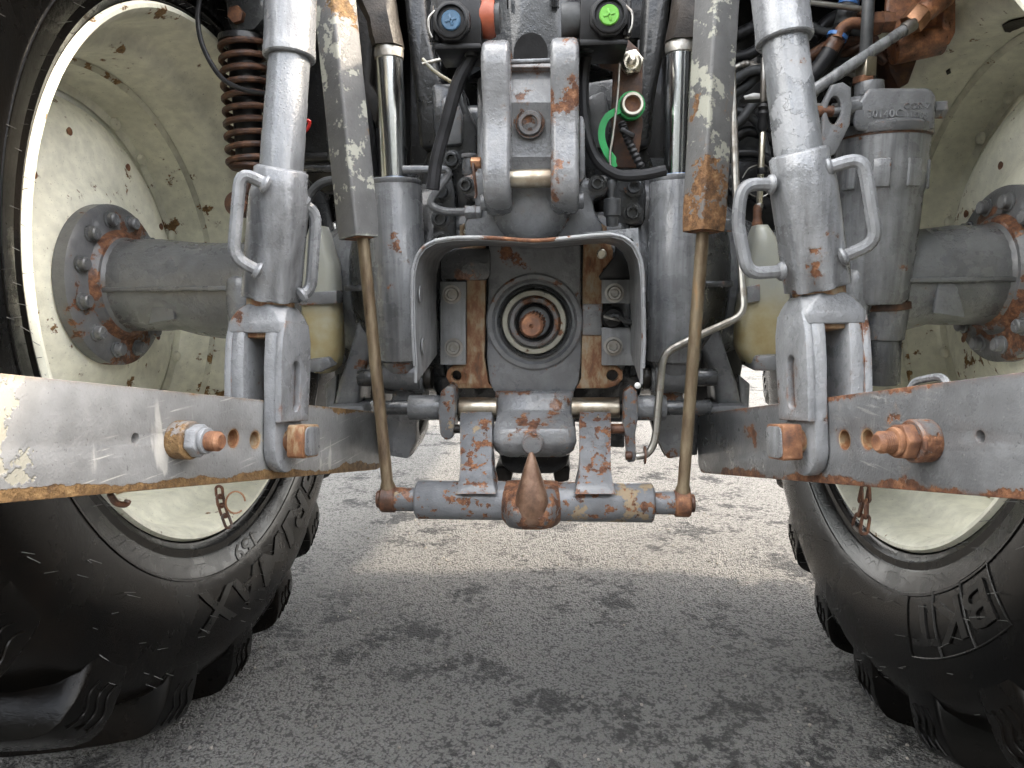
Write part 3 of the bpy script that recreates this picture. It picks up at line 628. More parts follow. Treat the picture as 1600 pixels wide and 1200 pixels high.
for s in (-1, 1):
    def sx(px): return 835 + s * (px - 835) + (10 if s > 0 else 0)
    B = empty('link_bracket', at(sx(1042), 640, -.22), T)
    P = lambda pts: [(sx(2 * 835 - x), y) for x, y in pts]
    obj('hanger_plate', pxprism(P([(613, 574), (640, 572), (646, 600), (652, 640), (650, 690), (637, 718), (603, 712), (601, 655), (612, 620)]), -.245, .13, .005), 'paint', B)
    obj('hanger_plate', pxprism(P([(585, 640), (606, 640), (606, 712), (590, 712)]), -.20, .10, .004), 'paint_dark', B)
    obj('greasy_edge', pxprism(P([(640, 655), (656, 640), (664, 655), (652, 690), (640, 716)]), -.215, .06, .004), 'grease', B)
    for a, b, r, mt in ((600, 616, .030, 'paint'), (616, 640, .026, 'paint'), (641, 664, .029, 'paint'), (664, 676, .022, 'grease'), (560, 602, .016, 'paint_dark')):
        o = at(sx(2 * 835 - a), 592, -.235); e = at(sx(2 * 835 - b), 592, -.235); o.z = e.z = at(835, 590, -.235).z
        obj('pivot_sleeve', cyl(o, e, r, n=28, bev=.003), mt, B)
    W2 = empty('shoulder_casting', at(sx(1110), 570, -.1), T)
    obj('shoulder_web', pxprism(P([(518, 642), (527, 600), (541, 560), (553, 520), (560, 470), (600, 470), (600, 520), (581, 556), (566, 590), (562, 612), (560, 642)]), -.16, .10, .012, 3), 'paint', W2)
    obj('shoulder_foot', pxprism(P([(512, 634), (566, 634), (574, 650), (570, 660), (508, 660)]), -.19, .10, .006), 'paint', W2)
    obj('shoulder_back', pxprism(P([(500, 470), (600, 440), (600, 640), (530, 640)]), -.02, .12, .012), 'paint_black', W2)
    obj('spacer', pxprism(P([(508, 600), (526, 585), (522, 642), (510, 642)]), -.12, .02, .002), 'silver', W2)

# ------------------------------------------------------------------ top link bracket
TB = empty('top_link_bracket', at(829, 200, -.36), T)
def cheek(px0, px1):
    YB = -.415
    x0, x1 = at(px0, 190, YB).x, at(px1, 190, YB).x
    zt, zb = at(770, 50, YB).z, at(770, 332, YB).z; h = zt - zb
    prof = [(.06, 0), (.045, .02), (.02, .035), (.002, .075), (-.008, .14), (-.006, .26), (.004, .40), (.012, .52), (.008, .66), (-.002, .80), (.000, .90), (.012, .965), (.035, .998), (.07, 1.0), (.10, .98), (.115, .93), (.115, .80), (.10, .60), (.10, .30), (.115, .10), (.10, .02)]
    bm = nb(); n = len(prof)
    bm = prism([(YB + a, zb + t * h) for a, t in prof], x1 - x0, F((x0, 0, 0), Y3, Z3), .009, 3)
    return obj('cheek_plate', bm, 'bracket', TB, 50)
cheek(752, 796); cheek(860, 905)
def backsec(y, Y, hw=36): return [at(829 - hw, y, Y), at(829 + hw, y, Y), at(829 + hw, y, Y) + V((0, .08, 0)), at(829 - hw, y, Y) + V((0, .08, 0))]
obj('back_web', loft([backsec(97, -.345), backsec(105, -.352), backsec(112, -.345), backsec(130, -.352), backsec(160, -.362), backsec(172, -.360), backsec(215, -.352), backsec(245, -.356), backsec(262, -.350), backsec(300, -.348), backsec(330, -.352), backsec(345, -.345)]), 'bracket', TB, 25)
obj('web_lip', box(at(829, 96, -.36), (.068, .012, .006), .002), 'silver', TB)
pc = at(828, 193, -.357)
obj('plug_ring', lathe([(-.004, .0245), (.003, .0240), (.004, .0225), (.001, .0212), (.001, .0200), (.0045, .0195), (.006, .018), (.006, .0125), (.001, .0115), (-.004, .0115)], FA(pc, -Y3 + Z3 * .03), 36), 'bracket', TB, 25)
obj('plug_socket', lathe([(-.004, .0118), (-.003, .0118), (-.002, .006), (-.003, 0)], FA(pc, -Y3), 20), 'rust_dark', TB)
obj('plug_nick', prism([(-.010, -.004), (-.004, .003), (-.012, .006)], .0015, FA(pc + V((0, -.0062, 0)), -Y3, Z3), 0), 'rust_dark', TB)
zp = at(829, 279, -.39)
obj('hitch_pin', cyl(V((at(792, 279, -.39).x, -.39, zp.z)), V((at(864, 279, -.39).x, -.39, zp.z)), .0145, n=28), 'brass_steel', TB)
obj('pin_nut', hexa(V((at(752, 273, -.38).x, -.38, at(0, 273, -.38).z)), -X3, .0095, .016), 'copper_nut', TB)
obj('cotter_pin', tube([at(739, 250, -.385), at(741, 272, -.39), at(744, 300, -.385), at(742, 310, -.385)], .0025, 6, 4), 'rust_brown', TB)
obj('pin_keeper', pxprism([(905, 180), (911, 182), (914, 195), (914, 275), (910, 282), (905, 284)], -.37, .05, .002), 'paint', TB)
obj('base_dome', lathe([(-.05, .066), (-.01, .066), (.012, .058), (.026, .042), (.032, .02), (.033, 0)], FA(at(830, 326, -.335), (0, -1, -.25)), 40), 'bracket', TB, 50)
obj('base_casting', pxprism([(745, 118), (912, 118), (915, 280), (948, 270), (955, 290), (945, 306), (925, 308), (930, 330), (942, 352), (942, 372), (725, 372), (725, 345), (740, 330), (742, 308), (722, 306), (714, 290), (720, 275), (745, 268)], -.318, .12, .008), 'paint', TB)
for x, y in ((728, 290), (933, 287)):
    socket_bolt(at(x, y, -.320), .0105, TB, 'paint_dark')
obj('cast_boss', cyl(at(733, 245, -.30), at(733, 275, -.30), .012, n=20), 'paint', TB)
obj('boss_cap', cyl(at(734, 241, -.30), at(734, 248, -.30), .015, n=20), 'paint', TB)
for px0, px1, y in ((752, 775, 332), (895, 912, 332)):
    obj('side_spigot', cyl(V((at(px0, y, -.345).x, -.345, at(0, y, -.345).z)), V((at(px1, y, -.345).x, -.345, at(0, y, -.345).z)), .014, n=20), 'paint', TB)

# casing details either side of the bracket
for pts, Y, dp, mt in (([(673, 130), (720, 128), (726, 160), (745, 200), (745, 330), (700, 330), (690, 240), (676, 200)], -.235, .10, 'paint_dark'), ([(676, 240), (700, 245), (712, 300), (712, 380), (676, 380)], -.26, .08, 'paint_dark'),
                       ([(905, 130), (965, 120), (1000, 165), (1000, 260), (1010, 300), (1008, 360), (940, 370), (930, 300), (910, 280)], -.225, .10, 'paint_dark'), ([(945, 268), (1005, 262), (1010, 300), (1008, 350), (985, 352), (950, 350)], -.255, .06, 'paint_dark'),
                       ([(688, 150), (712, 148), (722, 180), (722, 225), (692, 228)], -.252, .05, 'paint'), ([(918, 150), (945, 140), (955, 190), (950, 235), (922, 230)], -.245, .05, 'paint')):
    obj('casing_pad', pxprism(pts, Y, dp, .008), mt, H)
for x, y in ((706, 250), (690, 300), (688, 342), (690, 375), (966, 252), (990, 292), (988, 332)):
    socket_bolt(at(x, y, -.262), .0125, H, 'paint_dark', .012)
obj('upper_cover', lathe([(at(835, 92, -.12).z - AX, .15), (.62, .15)], M.Translation((at(838, 40, -.12).x, .035, AX)), 48), 'paint_dark', H, 50)
obj('arch_shade_plate', prism([(.032 * math.cos(math.radians(t)), .036 * math.sin(math.radians(t))) for t in range(0, 181, 15)] + [(-.032, -.03), (.032, -.03)], .02, F(at(830, 88, -.13), X3, Z3), 0), 'hole_shade', H)  # black plate proud of the cover, painted as a shaded arched opening
for x, y0, y1 in ((793, 0, 11), (863, 0, 10), (867, 0, 10), (872, 0, 11)):
    a = at(x, (y0 + y1) / 2 - 3, -.12); obj('slot_shade_bar', box(a + V((0, .0, 0)), (.0022, .012, .022), 0), 'hole_shade', H)  # thin near-black bars on the surface give the dark of slots

# ------------------------------------------------------------------ lower links, lift rods
def threaded(p, d, r, L, parent, mat, name='threaded_stud'):
    prof = [(0, r)]
    n = int(L / .0022)
    for i in range(n): prof += [(i * .0022 + .0006, r), (i * .0022 + .0017, r * .90)]
    prof += [(L, r * .86), (L + .002, r * .7), (L + .002, 0)]
    return obj(name, lathe(prof, FA(p, d), 20), mat, parent, 25)
def lower_link(s, Ppiv, Pend, mat, label, holes, boss, studmat, nutmat, grp):
    d = (Pend - Ppiv).normalized(); v = (Z3 - d * d.z).normalized(); n = d.cross(v); n = n if n.x * -s > 0 else -n
    L = (Pend - Ppiv).length + .14
    O = thing('lower_link', label, 'hitch arm', Ppiv, LK)
    zx = d.cross(v); flip = 1 if zx.dot(n) > 0 else -1
    fr = F(Ppiv - n * .014, d, v)
    uv = lambda px, py: (lambda h: ((h - Ppiv).dot(d), (h - Ppiv).dot(v)))(hit(px, py, Ppiv, n))
    out = [(-.004, -.042), (.006, -.054), (.02, -.0565), (L - .05, -.0545), (L - .015, -.045), (L, -.015), (L, .02), (L - .02, .046), (L - .06, .0545), (.012, .0545), (-.002, .046)]
    hh = []
    for px, py, r in holes: u, w_ = uv(px, py); hh.append((u, w_, r))
    ob = obj('link_bar', plate(out, hh, .028, fr, .0016), mat, O)
    lo_ = ob.data.attributes.new('low', 'FLOAT', 'POINT'); ne_ = ob.data.attributes.new('near', 'FLOAT', 'POINT')
    for i, vt in enumerate(ob.data.vertices):
        q = vt.co + W[ob.name] - Ppiv; lo_.data[i].value = .5 - q.dot(v) / .111; ne_.data[i].value = q.dot(d) / (L - .14)
    for u, w_, r in hh:                        # bore walls end in rusty steel
        if r > .009: obj('hole_bush', lathe([(-.0138, r + .0002), (-.0138, r - .0015), (.0128, r - .0015), (.0136, r + .0002)], FA(Ppiv - n * .014 + d * u + v * w_, n), 24, True), 'rust_plate', O)
    u, w_ = uv(*boss); p = Ppiv + d * u + v * w_
    obj('stud_collar', lathe([(0, .0215), (.002, .0222), (.019, .0222), (.021, .0205), (.021, .010)], FA(p, n), 32), mat, O)
    obj('stud_nut', hexa(p + n * .021, n, .0195, .014, bev=.0022), nutmat, O); obj('nut_crown', cyl(p + n * .035, p + n * .041, .0150, n=24), nutmat, O)
    threaded(p + n * .040, n, .0115, .016, O, studmat)
    bolt = cyl(p - n * .040, p - n * .028, .022, n=24); obj('stud_head', bolt, mat, O)
    return O, Ppiv, d, v, n
LK = 'lower hitch arms'
PL0, PL1 = at(597, 688, -.2), at(0, 685, -1.0); PR0, PR1 = at(1090, 692, -.2), at(1600, 681, -.925)
linkL = lower_link(-1, PL0, PL1, 'arm_worn', 'flat grey hitch arm with cream scraped patches and orange rust along its lower edge', [(212, 685, .0055), (365, 685, .0125), (399, 687, .0125)], (276, 687), 'rust_orange', 'fork', None)
linkR = lower_link(1, PR0, PR1, 'arm_dark', 'flat dark grey hitch arm with dark red chipped edges, fixed under the filter side', [(1531, 682, .0055), (1319, 687, .0125), (1355, 686, .0125)], (1452, 688), 'rust_orange', 'rust_orange', None)
obj('cotter_clip', tube([hit(x, y, linkL[1] - linkL[4] * .02, linkL[4]) for x, y in ((172, 772), (182, 786), (196, 788), (200, 782))], .0035, 8, 5), 'rust_brown', linkL[0])
bm = tube([hit(x, y, linkR[1] - linkR[4] * .034, linkR[4]) for x, y in ((1420, 612), (1430, 597), (1446, 592), (1466, 589), (1476, 594), (1480, 606))], .0042, 8, 5)
obj('lashing_eye', bm, 'silver', linkR[0])

def octsec(c, n, e, r, q=.42):                 # octagon-ish section
    return [c + n * (r * a) + e * (r * b) for a, b in ((1, q), (q, 1), (-q, 1), (-1, q), (-1, -q), (-q, -1), (q, -1), (1, -q))]
def lift_rod(s, link, pinpx, sleeve0, sleeve1, rodtop, top, handles, label, smat, headmat):
    _, P0, d, v, n = link
    h = hit(*pinpx, P0, n); u = (h - P0).dot(d); pin = P0 + d * u - n * .014 + v * 0.0
    O = thing('lift_rod', label, 'lift rod', pin, 'lift rods of the hitch')
    Yf = pin.y
    up = (at(*sleeve0, Yf) - pin); up.y *= .3; up = (up - d * up.dot(d) * .7).normalized()
    # local frame of the fork: x towards the middle, y up, z along the arm
    fr = F(pin, n, up); ex, ey, ez = [V((fr[0][i], fr[1][i], fr[2][i])) for i in range(3)]
    K = empty('fork', pin, O)
    W_ = O
    def tine(sg):
        x0 = .0155 if sg > 0 else -.0155
        ol = [(.036 * math.cos(math.radians(t)), -.006 + .040 * math.sin(math.radians(t))) for t in range(180, 361, 15)] + [(.037, .06), (.040, .10), (.039, .145), (.032, .176), (-.032, .176), (-.039, .145), (-.040, .10), (-.037, .06)]
        slot = [(.011 * math.cos(math.radians(t)), .102 + .011 * math.sin(math.radians(t))) for t in range(0, 181, 30)] + [(.011 * math.cos(math.radians(t)), .052 + .011 * math.sin(math.radians(t))) for t in range(180, 361, 30)]
        rib = [(.0385, .027), (.0415, .10), (.0400, .142), (.0325, .168), (-.0325, .168), (-.0400, .142), (-.0415, .10), (-.0385, .027)]
        fz = lambda x: F(pin + ex * x, -ez if True else ez, ey)
        base = plate(ol, [], .019, fz(x0 + sg * .0095), .003)
        join(base, plate(rib, [slot], .011, fz(x0 + sg * .0235), .0025))
        return obj('fork_tine', base, 'fork', K)
    tine(1); tine(-1)
    secs = []
    for y, hx, hz, ch in ((.150, .0435, .0385, .006), (.166, .0435, .0385, .006), (.176, .041, .037, .010), (.184, .038, .035, .014), (.191, .033, .033, .018)):
        secs.append([pin + ey * y + ex * a + ez * b for a, b in ((hx, hz - ch), (hx - ch, hz), (ch - hx, hz), (-hx, hz - ch), (-hx, ch - hz), (ch - hx, -hz), (hx - ch, -hz), (hx, ch - hz))])
    obj('fork_crown', bevel(loft(secs), .002, 2, 25), 'fork', K, 50)
    obj('fork_throat', box(None, (.036, .012, .060), .002, F(pin + ey * .150, ex, ey)), 'rust_plate', K)
    hp = pin + n * .0440
    obj('pin_head', prism([(x, y) for x, y in rrect(.046, .046, .004, 2)], .026, FA(hp, n, ey), .002), headmat, O)
    obj('pin_head_face', prism(rrect(.041, .041, .008, 2), .003, FA(hp + n * .0255, n, ey), .0012), 'paint_clean', O)
    obj('pin_shank', cyl(pin - n * .050, pin + n * .044, .016, n=20), 'rust_plate', O)
    obj('pin_tail', hexa(pin - n * .052, -n, .022, .02), 'paint', O)
    a = pin + ey * .186; b0 = at(*sleeve0, Yf); b0 = a + (b0 - a) * 1.0
    s1 = at(*sleeve1, Yf + .01); ax = (s1 - a).normalized()
    obj('neck', cyl(a, a + ax * .024, .033, n=28), 'rust_plate', O)
    st = a + ax * .018; Ls = (s1 - st).length
    e2 = ax.cross(X3).normalized(); e1 = e2.cross(ax).normalized()
    secs = []
    for t, r, k in ((0, .0395, .5), (.003, .0415, .1), (Ls - .050, .0405, .1), (Ls - .036, .0395, .1), (Ls - .026, .0365, .04), (Ls - .004, .0360, .0), (Ls, .031, .0)): secs.append([st + ax * t + (e1 * math.cos(q) + e2 * math.sin(q)) * r * (1 + k * (.0 + .35 * (abs(math.cos(4 * q)) - .5))) for q in [2 * math.pi * j / 48 for j in range(48)]])
    obj('adjuster_sleeve', loft(secs), 'silver', O, 60)
    tp = at(*rodtop, Yf + .03); ax2 = (tp - s1).normalized()
    obj('screw_tube', lathe([(-.02, .029), ((tp - s1).length * .30, .029), ((tp - s1).length * .30 + .002, .0285), ((tp - s1).length * .62, .0285), ((tp - s1).length * .62 + .002, .0278), ((tp - s1).length + .03, .0278)], FA(s1, ax2), 36), 'silver_dark', O, 40)
    t2 = at(*top, Yf + .045); ax3 = (t2 - tp).normalized()
    obj('upper_tube', lathe([(0, .0295), (0, .0335), (.002, .0352), (.012, .0350), (.014, .0342), ((t2 - tp).length, .0342), ((t2 - tp).length, .0295)], FA(tp, ax3), 40), 'silver', O, 40)
    obj('tube_liner', lathe([(.002, .0296), (.05, .0296), (.05, .02), (.002, .028)], FA(tp, ax3), 32), 'hole_shade', O)
    for pts, dz in handles:
        pp = [at(x, y, Yf + z) for x, y, z in pts]
        obj('crank_handle', tube(fillet(pp, .018, 5), .0085, 10, 1), 'silver', O)
        for q in (pp[0], pp[-1]): obj('weld_bead', lathe([(-.004, .007), (0, .0125), (.003, .012), (.006, .0088)], FA(q, (pp[1] - pp[0]) if q is pp[0] else (pp[-2] - pp[-1])), 14), 'silver', O)
    return O, s1, ax
lift_rod(-1, linkL, (431, 684), (428, 466), (440, 262), (452, 92), (456, -60),
         [([(416, 288, -.035), (376, 268, -.05), (364, 402, -.05), (404, 424, -.035)], 0), ([(474, 318, .02), (494, 334, .03), (486, 452, .03), (470, 462, .02)], 0)],
         'silver adjustable lift rod standing beside the rusty coil spring', 'silver', 'rust_plate')
lift_rod(1, linkR, (1274, 688), (1275, 456), (1247, 236), (1226, 66), (1212, -60),
         [([(1206, 288, .0), (1160, 288, -.01), (1152, 345, -.01), (1168, 428, -.01), (1222, 424, .0)], 0), ([(1292, 262, -.01), (1348, 246, -.02), (1370, 378, -.02), (1316, 402, -.01)], 0)],
         'silver adjustable lift rod standing beside the grey filter canister', 'silver', 'rust_orange')

# ------------------------------------------------------------------ lift cylinders and lift arms
def ram(s, top, join_, bot, label, Y=-.25):
    a, j, b = at(*top, Y), at(*join_, Y), at(*bot, Y); ax = (a - b).normalized()
    O = thing('lift_cylinder', label, 'hydraulic cylinder', b, 'lift cylinders')
    Lb = (j - b).dot(ax)
    obj('barrel', lathe([(0, .040), (.004, .047), (.010, .0485), (Lb - .012, .0485), (Lb - .010, .0470), (Lb - .007, .0485), (Lb - .002, .0480), (Lb, .045), (Lb, .024)], FA(b, ax), 56), 'paint_clean', O, 40)
    obj('wiper_seal', lathe([(Lb - .001, .030), (Lb + .002, .0295), (Lb + .0035, .025), (Lb + .001, .024)], FA(b, ax), 40), 'blue_ring', O)
    La = (a - b).dot(ax)
    obj('piston_rod', lathe([(Lb - .02, .0235), (La, .0235)], FA(b, ax), 48), 'chrome', O, 40)
    obj('rod_collar', lathe([(La - .002, .0235), (La, .0255), (La + .018, .0255), (La + .022, .024)], FA(b, ax), 40), 'pipe', O)
    obj('rod_eye_forging', loft([[a + ax * t + V((s * ox, oy, 0)) + V((cx * w1, cy * .028, 0)) for cx, cy in ((1, .4), (.6, 1), (-.6, 1), (-1, .4), (-1, -.4), (-.6, -1), (.6, -1), (1, -.4))] for t, ox, oy, w1 in ((.018, 0, 0, .026), (.035, .004, .0, .027), (.06, .008, .002, .026), (.09, .018, .01, .032), (.14, .036, .02, .042), (.20, .055, .03, .05))]), 'grease_brown', O, 50)
    obj('base_eye', cyl(b + V((-.034, 0, -.026)), b + V((.034, 0, -.026)), .030, n=28, bev=.003), 'paint', O)
    obj('base_neck', lathe([(-.02, .032), (.004, .040)], FA(b, ax), 28), 'paint', O)
    return O
ram(-1, (608, 92), (620, 281), (629, 564), 'grey lift cylinder with chrome rod below the blue-lidded socket')
ram(1, (1063, 84), (1056, 276), (1052, 566), 'grey lift cylinder with chrome rod beside the green hose cap')
for s in (-1, 1):
    pts = [(628, -40), (662, -40), (668, 40), (690, 130), (702, 215), (690, 232), (655, 232), (648, 150), (636, 60)] if s < 0 else [(1010, -40), (1052, -40), (1040, 70), (1022, 160), (1018, 228), (990, 232), (998, 140), (1004, 60)]
    obj('lift_arm', pxprism(pts, -.20, .07, .010, 3), 'paint_soot', T)
    pts = [(552, -40), (590, -40), (584, 60), (578, 130), (592, 150), (588, 200), (560, 140)] if s < 0 else [(1070, -40), (1110, -40), (1096, 60), (1090, 120), (1080, 60)]
    obj('lift_arm_lug', pxprism(pts, -.13, .05, .006), 'grease', T)

# ------------------------------------------------------------------ pull rods and the pick-up hitch
def pull_rod(s, top, bot, rod0, rod1, label, tmat, rmat, rot):
    Y = -.41
    a, b, c, e = at(*top, Y + .03), at(*bot, Y), at(*rod0, Y), at(*rod1, Y + .012); ax = (a - b).normalized()
    O = thing('pull_rod', label, 'linkage rod', e, 'pull rods of the pick-up hitch')
    x = V((math.cos(rot), -math.sin(rot), 0)); x = (x - ax * x.dot(ax)).normalized(); y = ax.cross(x)
    def sq(t, h, r=.005): return [b + ax * t + x * u + y * w_ for u, w_ in rrect(h * 2, h * 2, r, 3)]
    L = (a - b).length
    obj('square_tube', loft([sq(0, .021), sq(0, .0235), sq(.02, .0245), sq(L, .0245)]), tmat, O, 40)
    obj('tube_end', loft([sq(-.0015, .0175), sq(.006, .0178)]), 'rust_orange', O, 40)
    dr = (e - c).normalized()
    obj('rod', lathe([(-.05, .0098), ((e - c).length - .012, .0098), ((e - c).length - .004, .0125), ((e - c).length + .004, .013)], FA(c, dr), 20), rmat, O, 40)
    ey = e + dr * .020
    obj('eye', lathe([(-.013, .010), (-.013, .0205), (-.010, .0228), (.010, .0228), (.013, .0205), (.013, .010)], FA(ey, X3), 28), 'rust' if s > 0 else 'rust_brown', O)
    obj('eye_washer', cyl(ey - X3 * s * .0 + X3 * s * .0135, ey + X3 * s * .020, .015, n=20), 'rust_brown', O)
    return ey
eL = pull_rod(-1, (520, -30), (561, 372), (567, 372), (606, 762), 'square tube with flaked cream paint and thin brown rod, next to the coil spring side', 'tube_flaked', 'rod_brown', .62)
eR = pull_rod(1, (1122, -30), (1099, 362), (1098, 366), (1067, 768), 'square tube rusted orange at its lower end with thin rod, next to the filter side', 'tube_rusty', 'rod_brown', -.55)
HB = thing('pickup_hitch', 'rusty grey hitch crossbar carrying an upright pointed hook', 'tow hitch', at(835, 781, -.40))
cz = (eL.z + eR.z) / 2; cy = (eL.y + eR.y) / 2
bx = lambda px: V((at(px, 781, cy).x, cy, eL.z + (eR.z - eL.z) * (px - 607) / 460))
obj('crossbar', lathe([(0, .024), (.002, .030), (.005, .0325), ((bx(1022) - bx(650)).length - .005, .0325), ((bx(1022) - bx(650)).length - .002, .030), ((bx(1022) - bx(650)).length, .024)], FA(bx(650), bx(1022) - bx(650)), 40), 'hitch', HB, 40)
obj('end_pin', cyl(bx(612), bx(652), .020, n=28), 'hitch', HB); obj('end_pin', cyl(bx(1020), bx(1062), .019, n=28), 'hitch', HB)
for px0, px1 in ((715, 772), (902, 958)):
    secs = []; mx = (px0 + px1) / 2; hw = (px1 - px0) / 2
    for y, Y, k, th in ((640, -.300, .80, .035), (646, -.330, .86, .05), (660, -.345, .88, .052), (720, -.385, .86, .05), (748, -.418, .92, .05), (762, -.434, 1.05, .052), (772, -.440, 1.12, .05)):
        p, q = at(mx - hw * k, y, Y), at(mx + hw * k, y, Y); secs.append([p, q, q + V((0, th, .004)), p + V((0, th, .004))])
    obj('hitch_arm', bevel(loft(secs), .004, 2, 40), 'hitch', HB, 50)
hc = at(831, 797, -.455)
obj('hook', lathe([(-.024, 0), (-.022, .018), (-.014, .0245), (-.002, .0278), (.012, .0272), (.026, .0245), (.042, .0202), (.058, .0155), (.074, .0105), (.085, .0070), (.091, .0046), (.0940, .0025), (.0945, 0)], FA(hc, Z3), 36), 'hook_brown', HB, 60)
secs = []
for x, h_, fwd in ((-.050, .028, .030), (-.042, .036, .044), (-.034, .037, .072), (-.018, .038, .082), (0, .038, .084), (.018, .038, .082), (.034, .037, .072), (.042, .036, .044), (.050, .028, .030)):
    c = bx(831) + V((x, 0, -.002)); secs.append([c + V((0, -fwd * math.cos(t) if math.cos(t) > 0 else -.034 * math.cos(t), h_ * math.sin(t))) for t in [2 * math.pi * k / 16 for k in range(16)]])
obj('hook_saddle', loft(secs), 'hitch_rusty', HB, 60)

# the thin bent release rod
RR = thing('release_rod', 'thin bent grey rod running down to the rusty latch lever', 'linkage rod', at(1008, 712, -.33))
Yr = -.33
obj('bent_rod', tube(fillet([at(1143, 90, -.16), at(1150, 300, -.22), at(1163, 492, -.29), at(1080, 530, -.31), at(1036, 552, -.32), at(1024, 690, -.335), at(1012, 711, -.335), at(994, 713, -.335)], .022, 6), .0066, 10, 1), 'pipe', RR)
obj('washer', cyl(at(1006, 711, -.336), at(1009, 711, -.336), .0155, n=24, bev=.0008), 'rust_brown', RR)
obj('split_pin_end', cyl(at(977, 712, -.336), at(988, 712, -.336), .0075, n=14), 'rust_brown', RR)

# chains hanging under the arms
def path_(pts, Y): return [at(x, y, Y) for x, y in pts]
def chain(pts, label, ring=None, n=4, mat='rust_brown', O=None):
    P = smooth_path(pts, 12); O = O or thing('safety_chain', label, 'chain', P[0], 'chains hanging under the hitch arms')
    for i in range(n):
        a = P[int(i * (len(P) - 1) / n)]; b = P[int((i + 1) * (len(P) - 1) / n)]; ax = (b - a).normalized(); e = ax.cross(Y3).normalized() if i % 2 == 0 else (Y3 * .8 + X3 * .6)
        e = (e - ax * e.dot(ax)).normalized(); L = (b - a).length * .5 + .0022; c = (a + b) / 2; R = .0050
        q = [c + ax * ((L - R) * (1 if math.sin(t) > 0 else -1) + R * math.sin(t)) + e * (R * math.cos(t)) for t in [2 * math.pi * k / 16 for k in range(17)]]
        obj('chain_link', tube(q, .0021, 6, 1), mat, O)
    if ring:
        c, r = ring; obj('wire_ring', tube([c + V((r * .7 * math.cos(t), r * .4 * math.cos(t), r * math.sin(t))) for t in [2 * math.pi * k / 20 for k in range(18)]], .0013, 6, 1), 'copper_nut', O)
    return O
chain([at(342, 762, -.60), at(346, 790, -.60), at(358, 822, -.60)], 'short rusty chain with a wire ring under the scraped hitch arm', (at(368, 785, -.60), .016), 4)
CH = chain([at(1352, 760, -.60), at(1345, 795, -.60), at(1338, 822, -.60)], 'doubled rusty chain hanging under the dark grey hitch arm', None, 3, 'rust_brown')
chain([at(1352, 760, -.61), at(1354, 795, -.61), at(1350, 832, -.61)], '', None, 3, 'rust_brown', CH)
obj('chain_clip', tube(path_([(1334, 822), (1342, 830), (1354, 832), (1352, 824)], -.605), .0024, 6, 4), 'steel', CH)

# ------------------------------------------------------------------ cab spring, trailer sockets, hoses and pipes
def path(pts, Y=None): return [at(p[0], p[1], p[2] if len(p) > 2 else Y) for p in pts]
def hose(name, pts, r, mat, parent, Y=None, n=10, ribs=0, k=8): return obj(name, tube(path(pts, Y), r, n, k, ribs), mat, parent)
SP = empty('cab_spring', at(385, 160, .02), T)
ys = .02; c0, c1 = at(379, 62, ys), at(392, 262, ys); ax = (c1 - c0).normalized(); e1 = ax.cross(Y3).normalized(); e2 = ax.cross(e1)
L = (c1 - c0).length; N = 9.5; pts = []
for i in range(int(N * 22) + 1):
    t = i / 22 * 2 * math.pi; f = i / (N * 22); pts.append(c0 + ax * (L * (.03 + .94 * f)) + e1 * (.0455 * math.cos(t)) + e2 * (.0455 * math.sin(t)))
obj('coil', tube(pts, .0068, 8, 1), 'rust_dark', SP)
obj('damper_body', cyl(c0 + ax * .01, c1, .030, n=28), 'black_plastic', SP); obj('bump_stop', lathe([(.03, .031), (.05, .034), (.07, .031), (.09, .034), (.12, .031)], FA(c0, ax), 24), 'black_plastic', SP)
obj('spring_cap', lathe([(-.004, .030), (-.004, .049), (.002, .050), (.008, .050), (.010, .046)], FA(c0, ax), 36), 'paint_black', SP)
obj('spring_seat', lathe([(-.006, .03), (-.006, .044), (.0, .046), (.006, .040)], FA(c1, ax), 36), 'rust_dark', SP)
obj('mount_plate', pxprism([(352, -20), (412, -20), (412, 28), (396, 46), (362, 48), (355, 30)], .0, .03, .003), 'paint_dark', SP)
obj('mount_bolt', hexa(at(372, 25, .0), -Y3, .018, .014), 'rust', SP)
obj('lower_eye', lathe([(-.02, .015), (-.02, .027), (.02, .027), (.02, .015)], FA(at(376, 320, .0), -Y3), 28), 'rust_dark', SP)
obj('lower_bolt', hexa(at(377, 322, -.02), -Y3, .017, .012), 'rust', SP)
obj('damper_rod', cyl(c1, at(378, 315, .0), .014, n=16), 'rust_dark', SP)

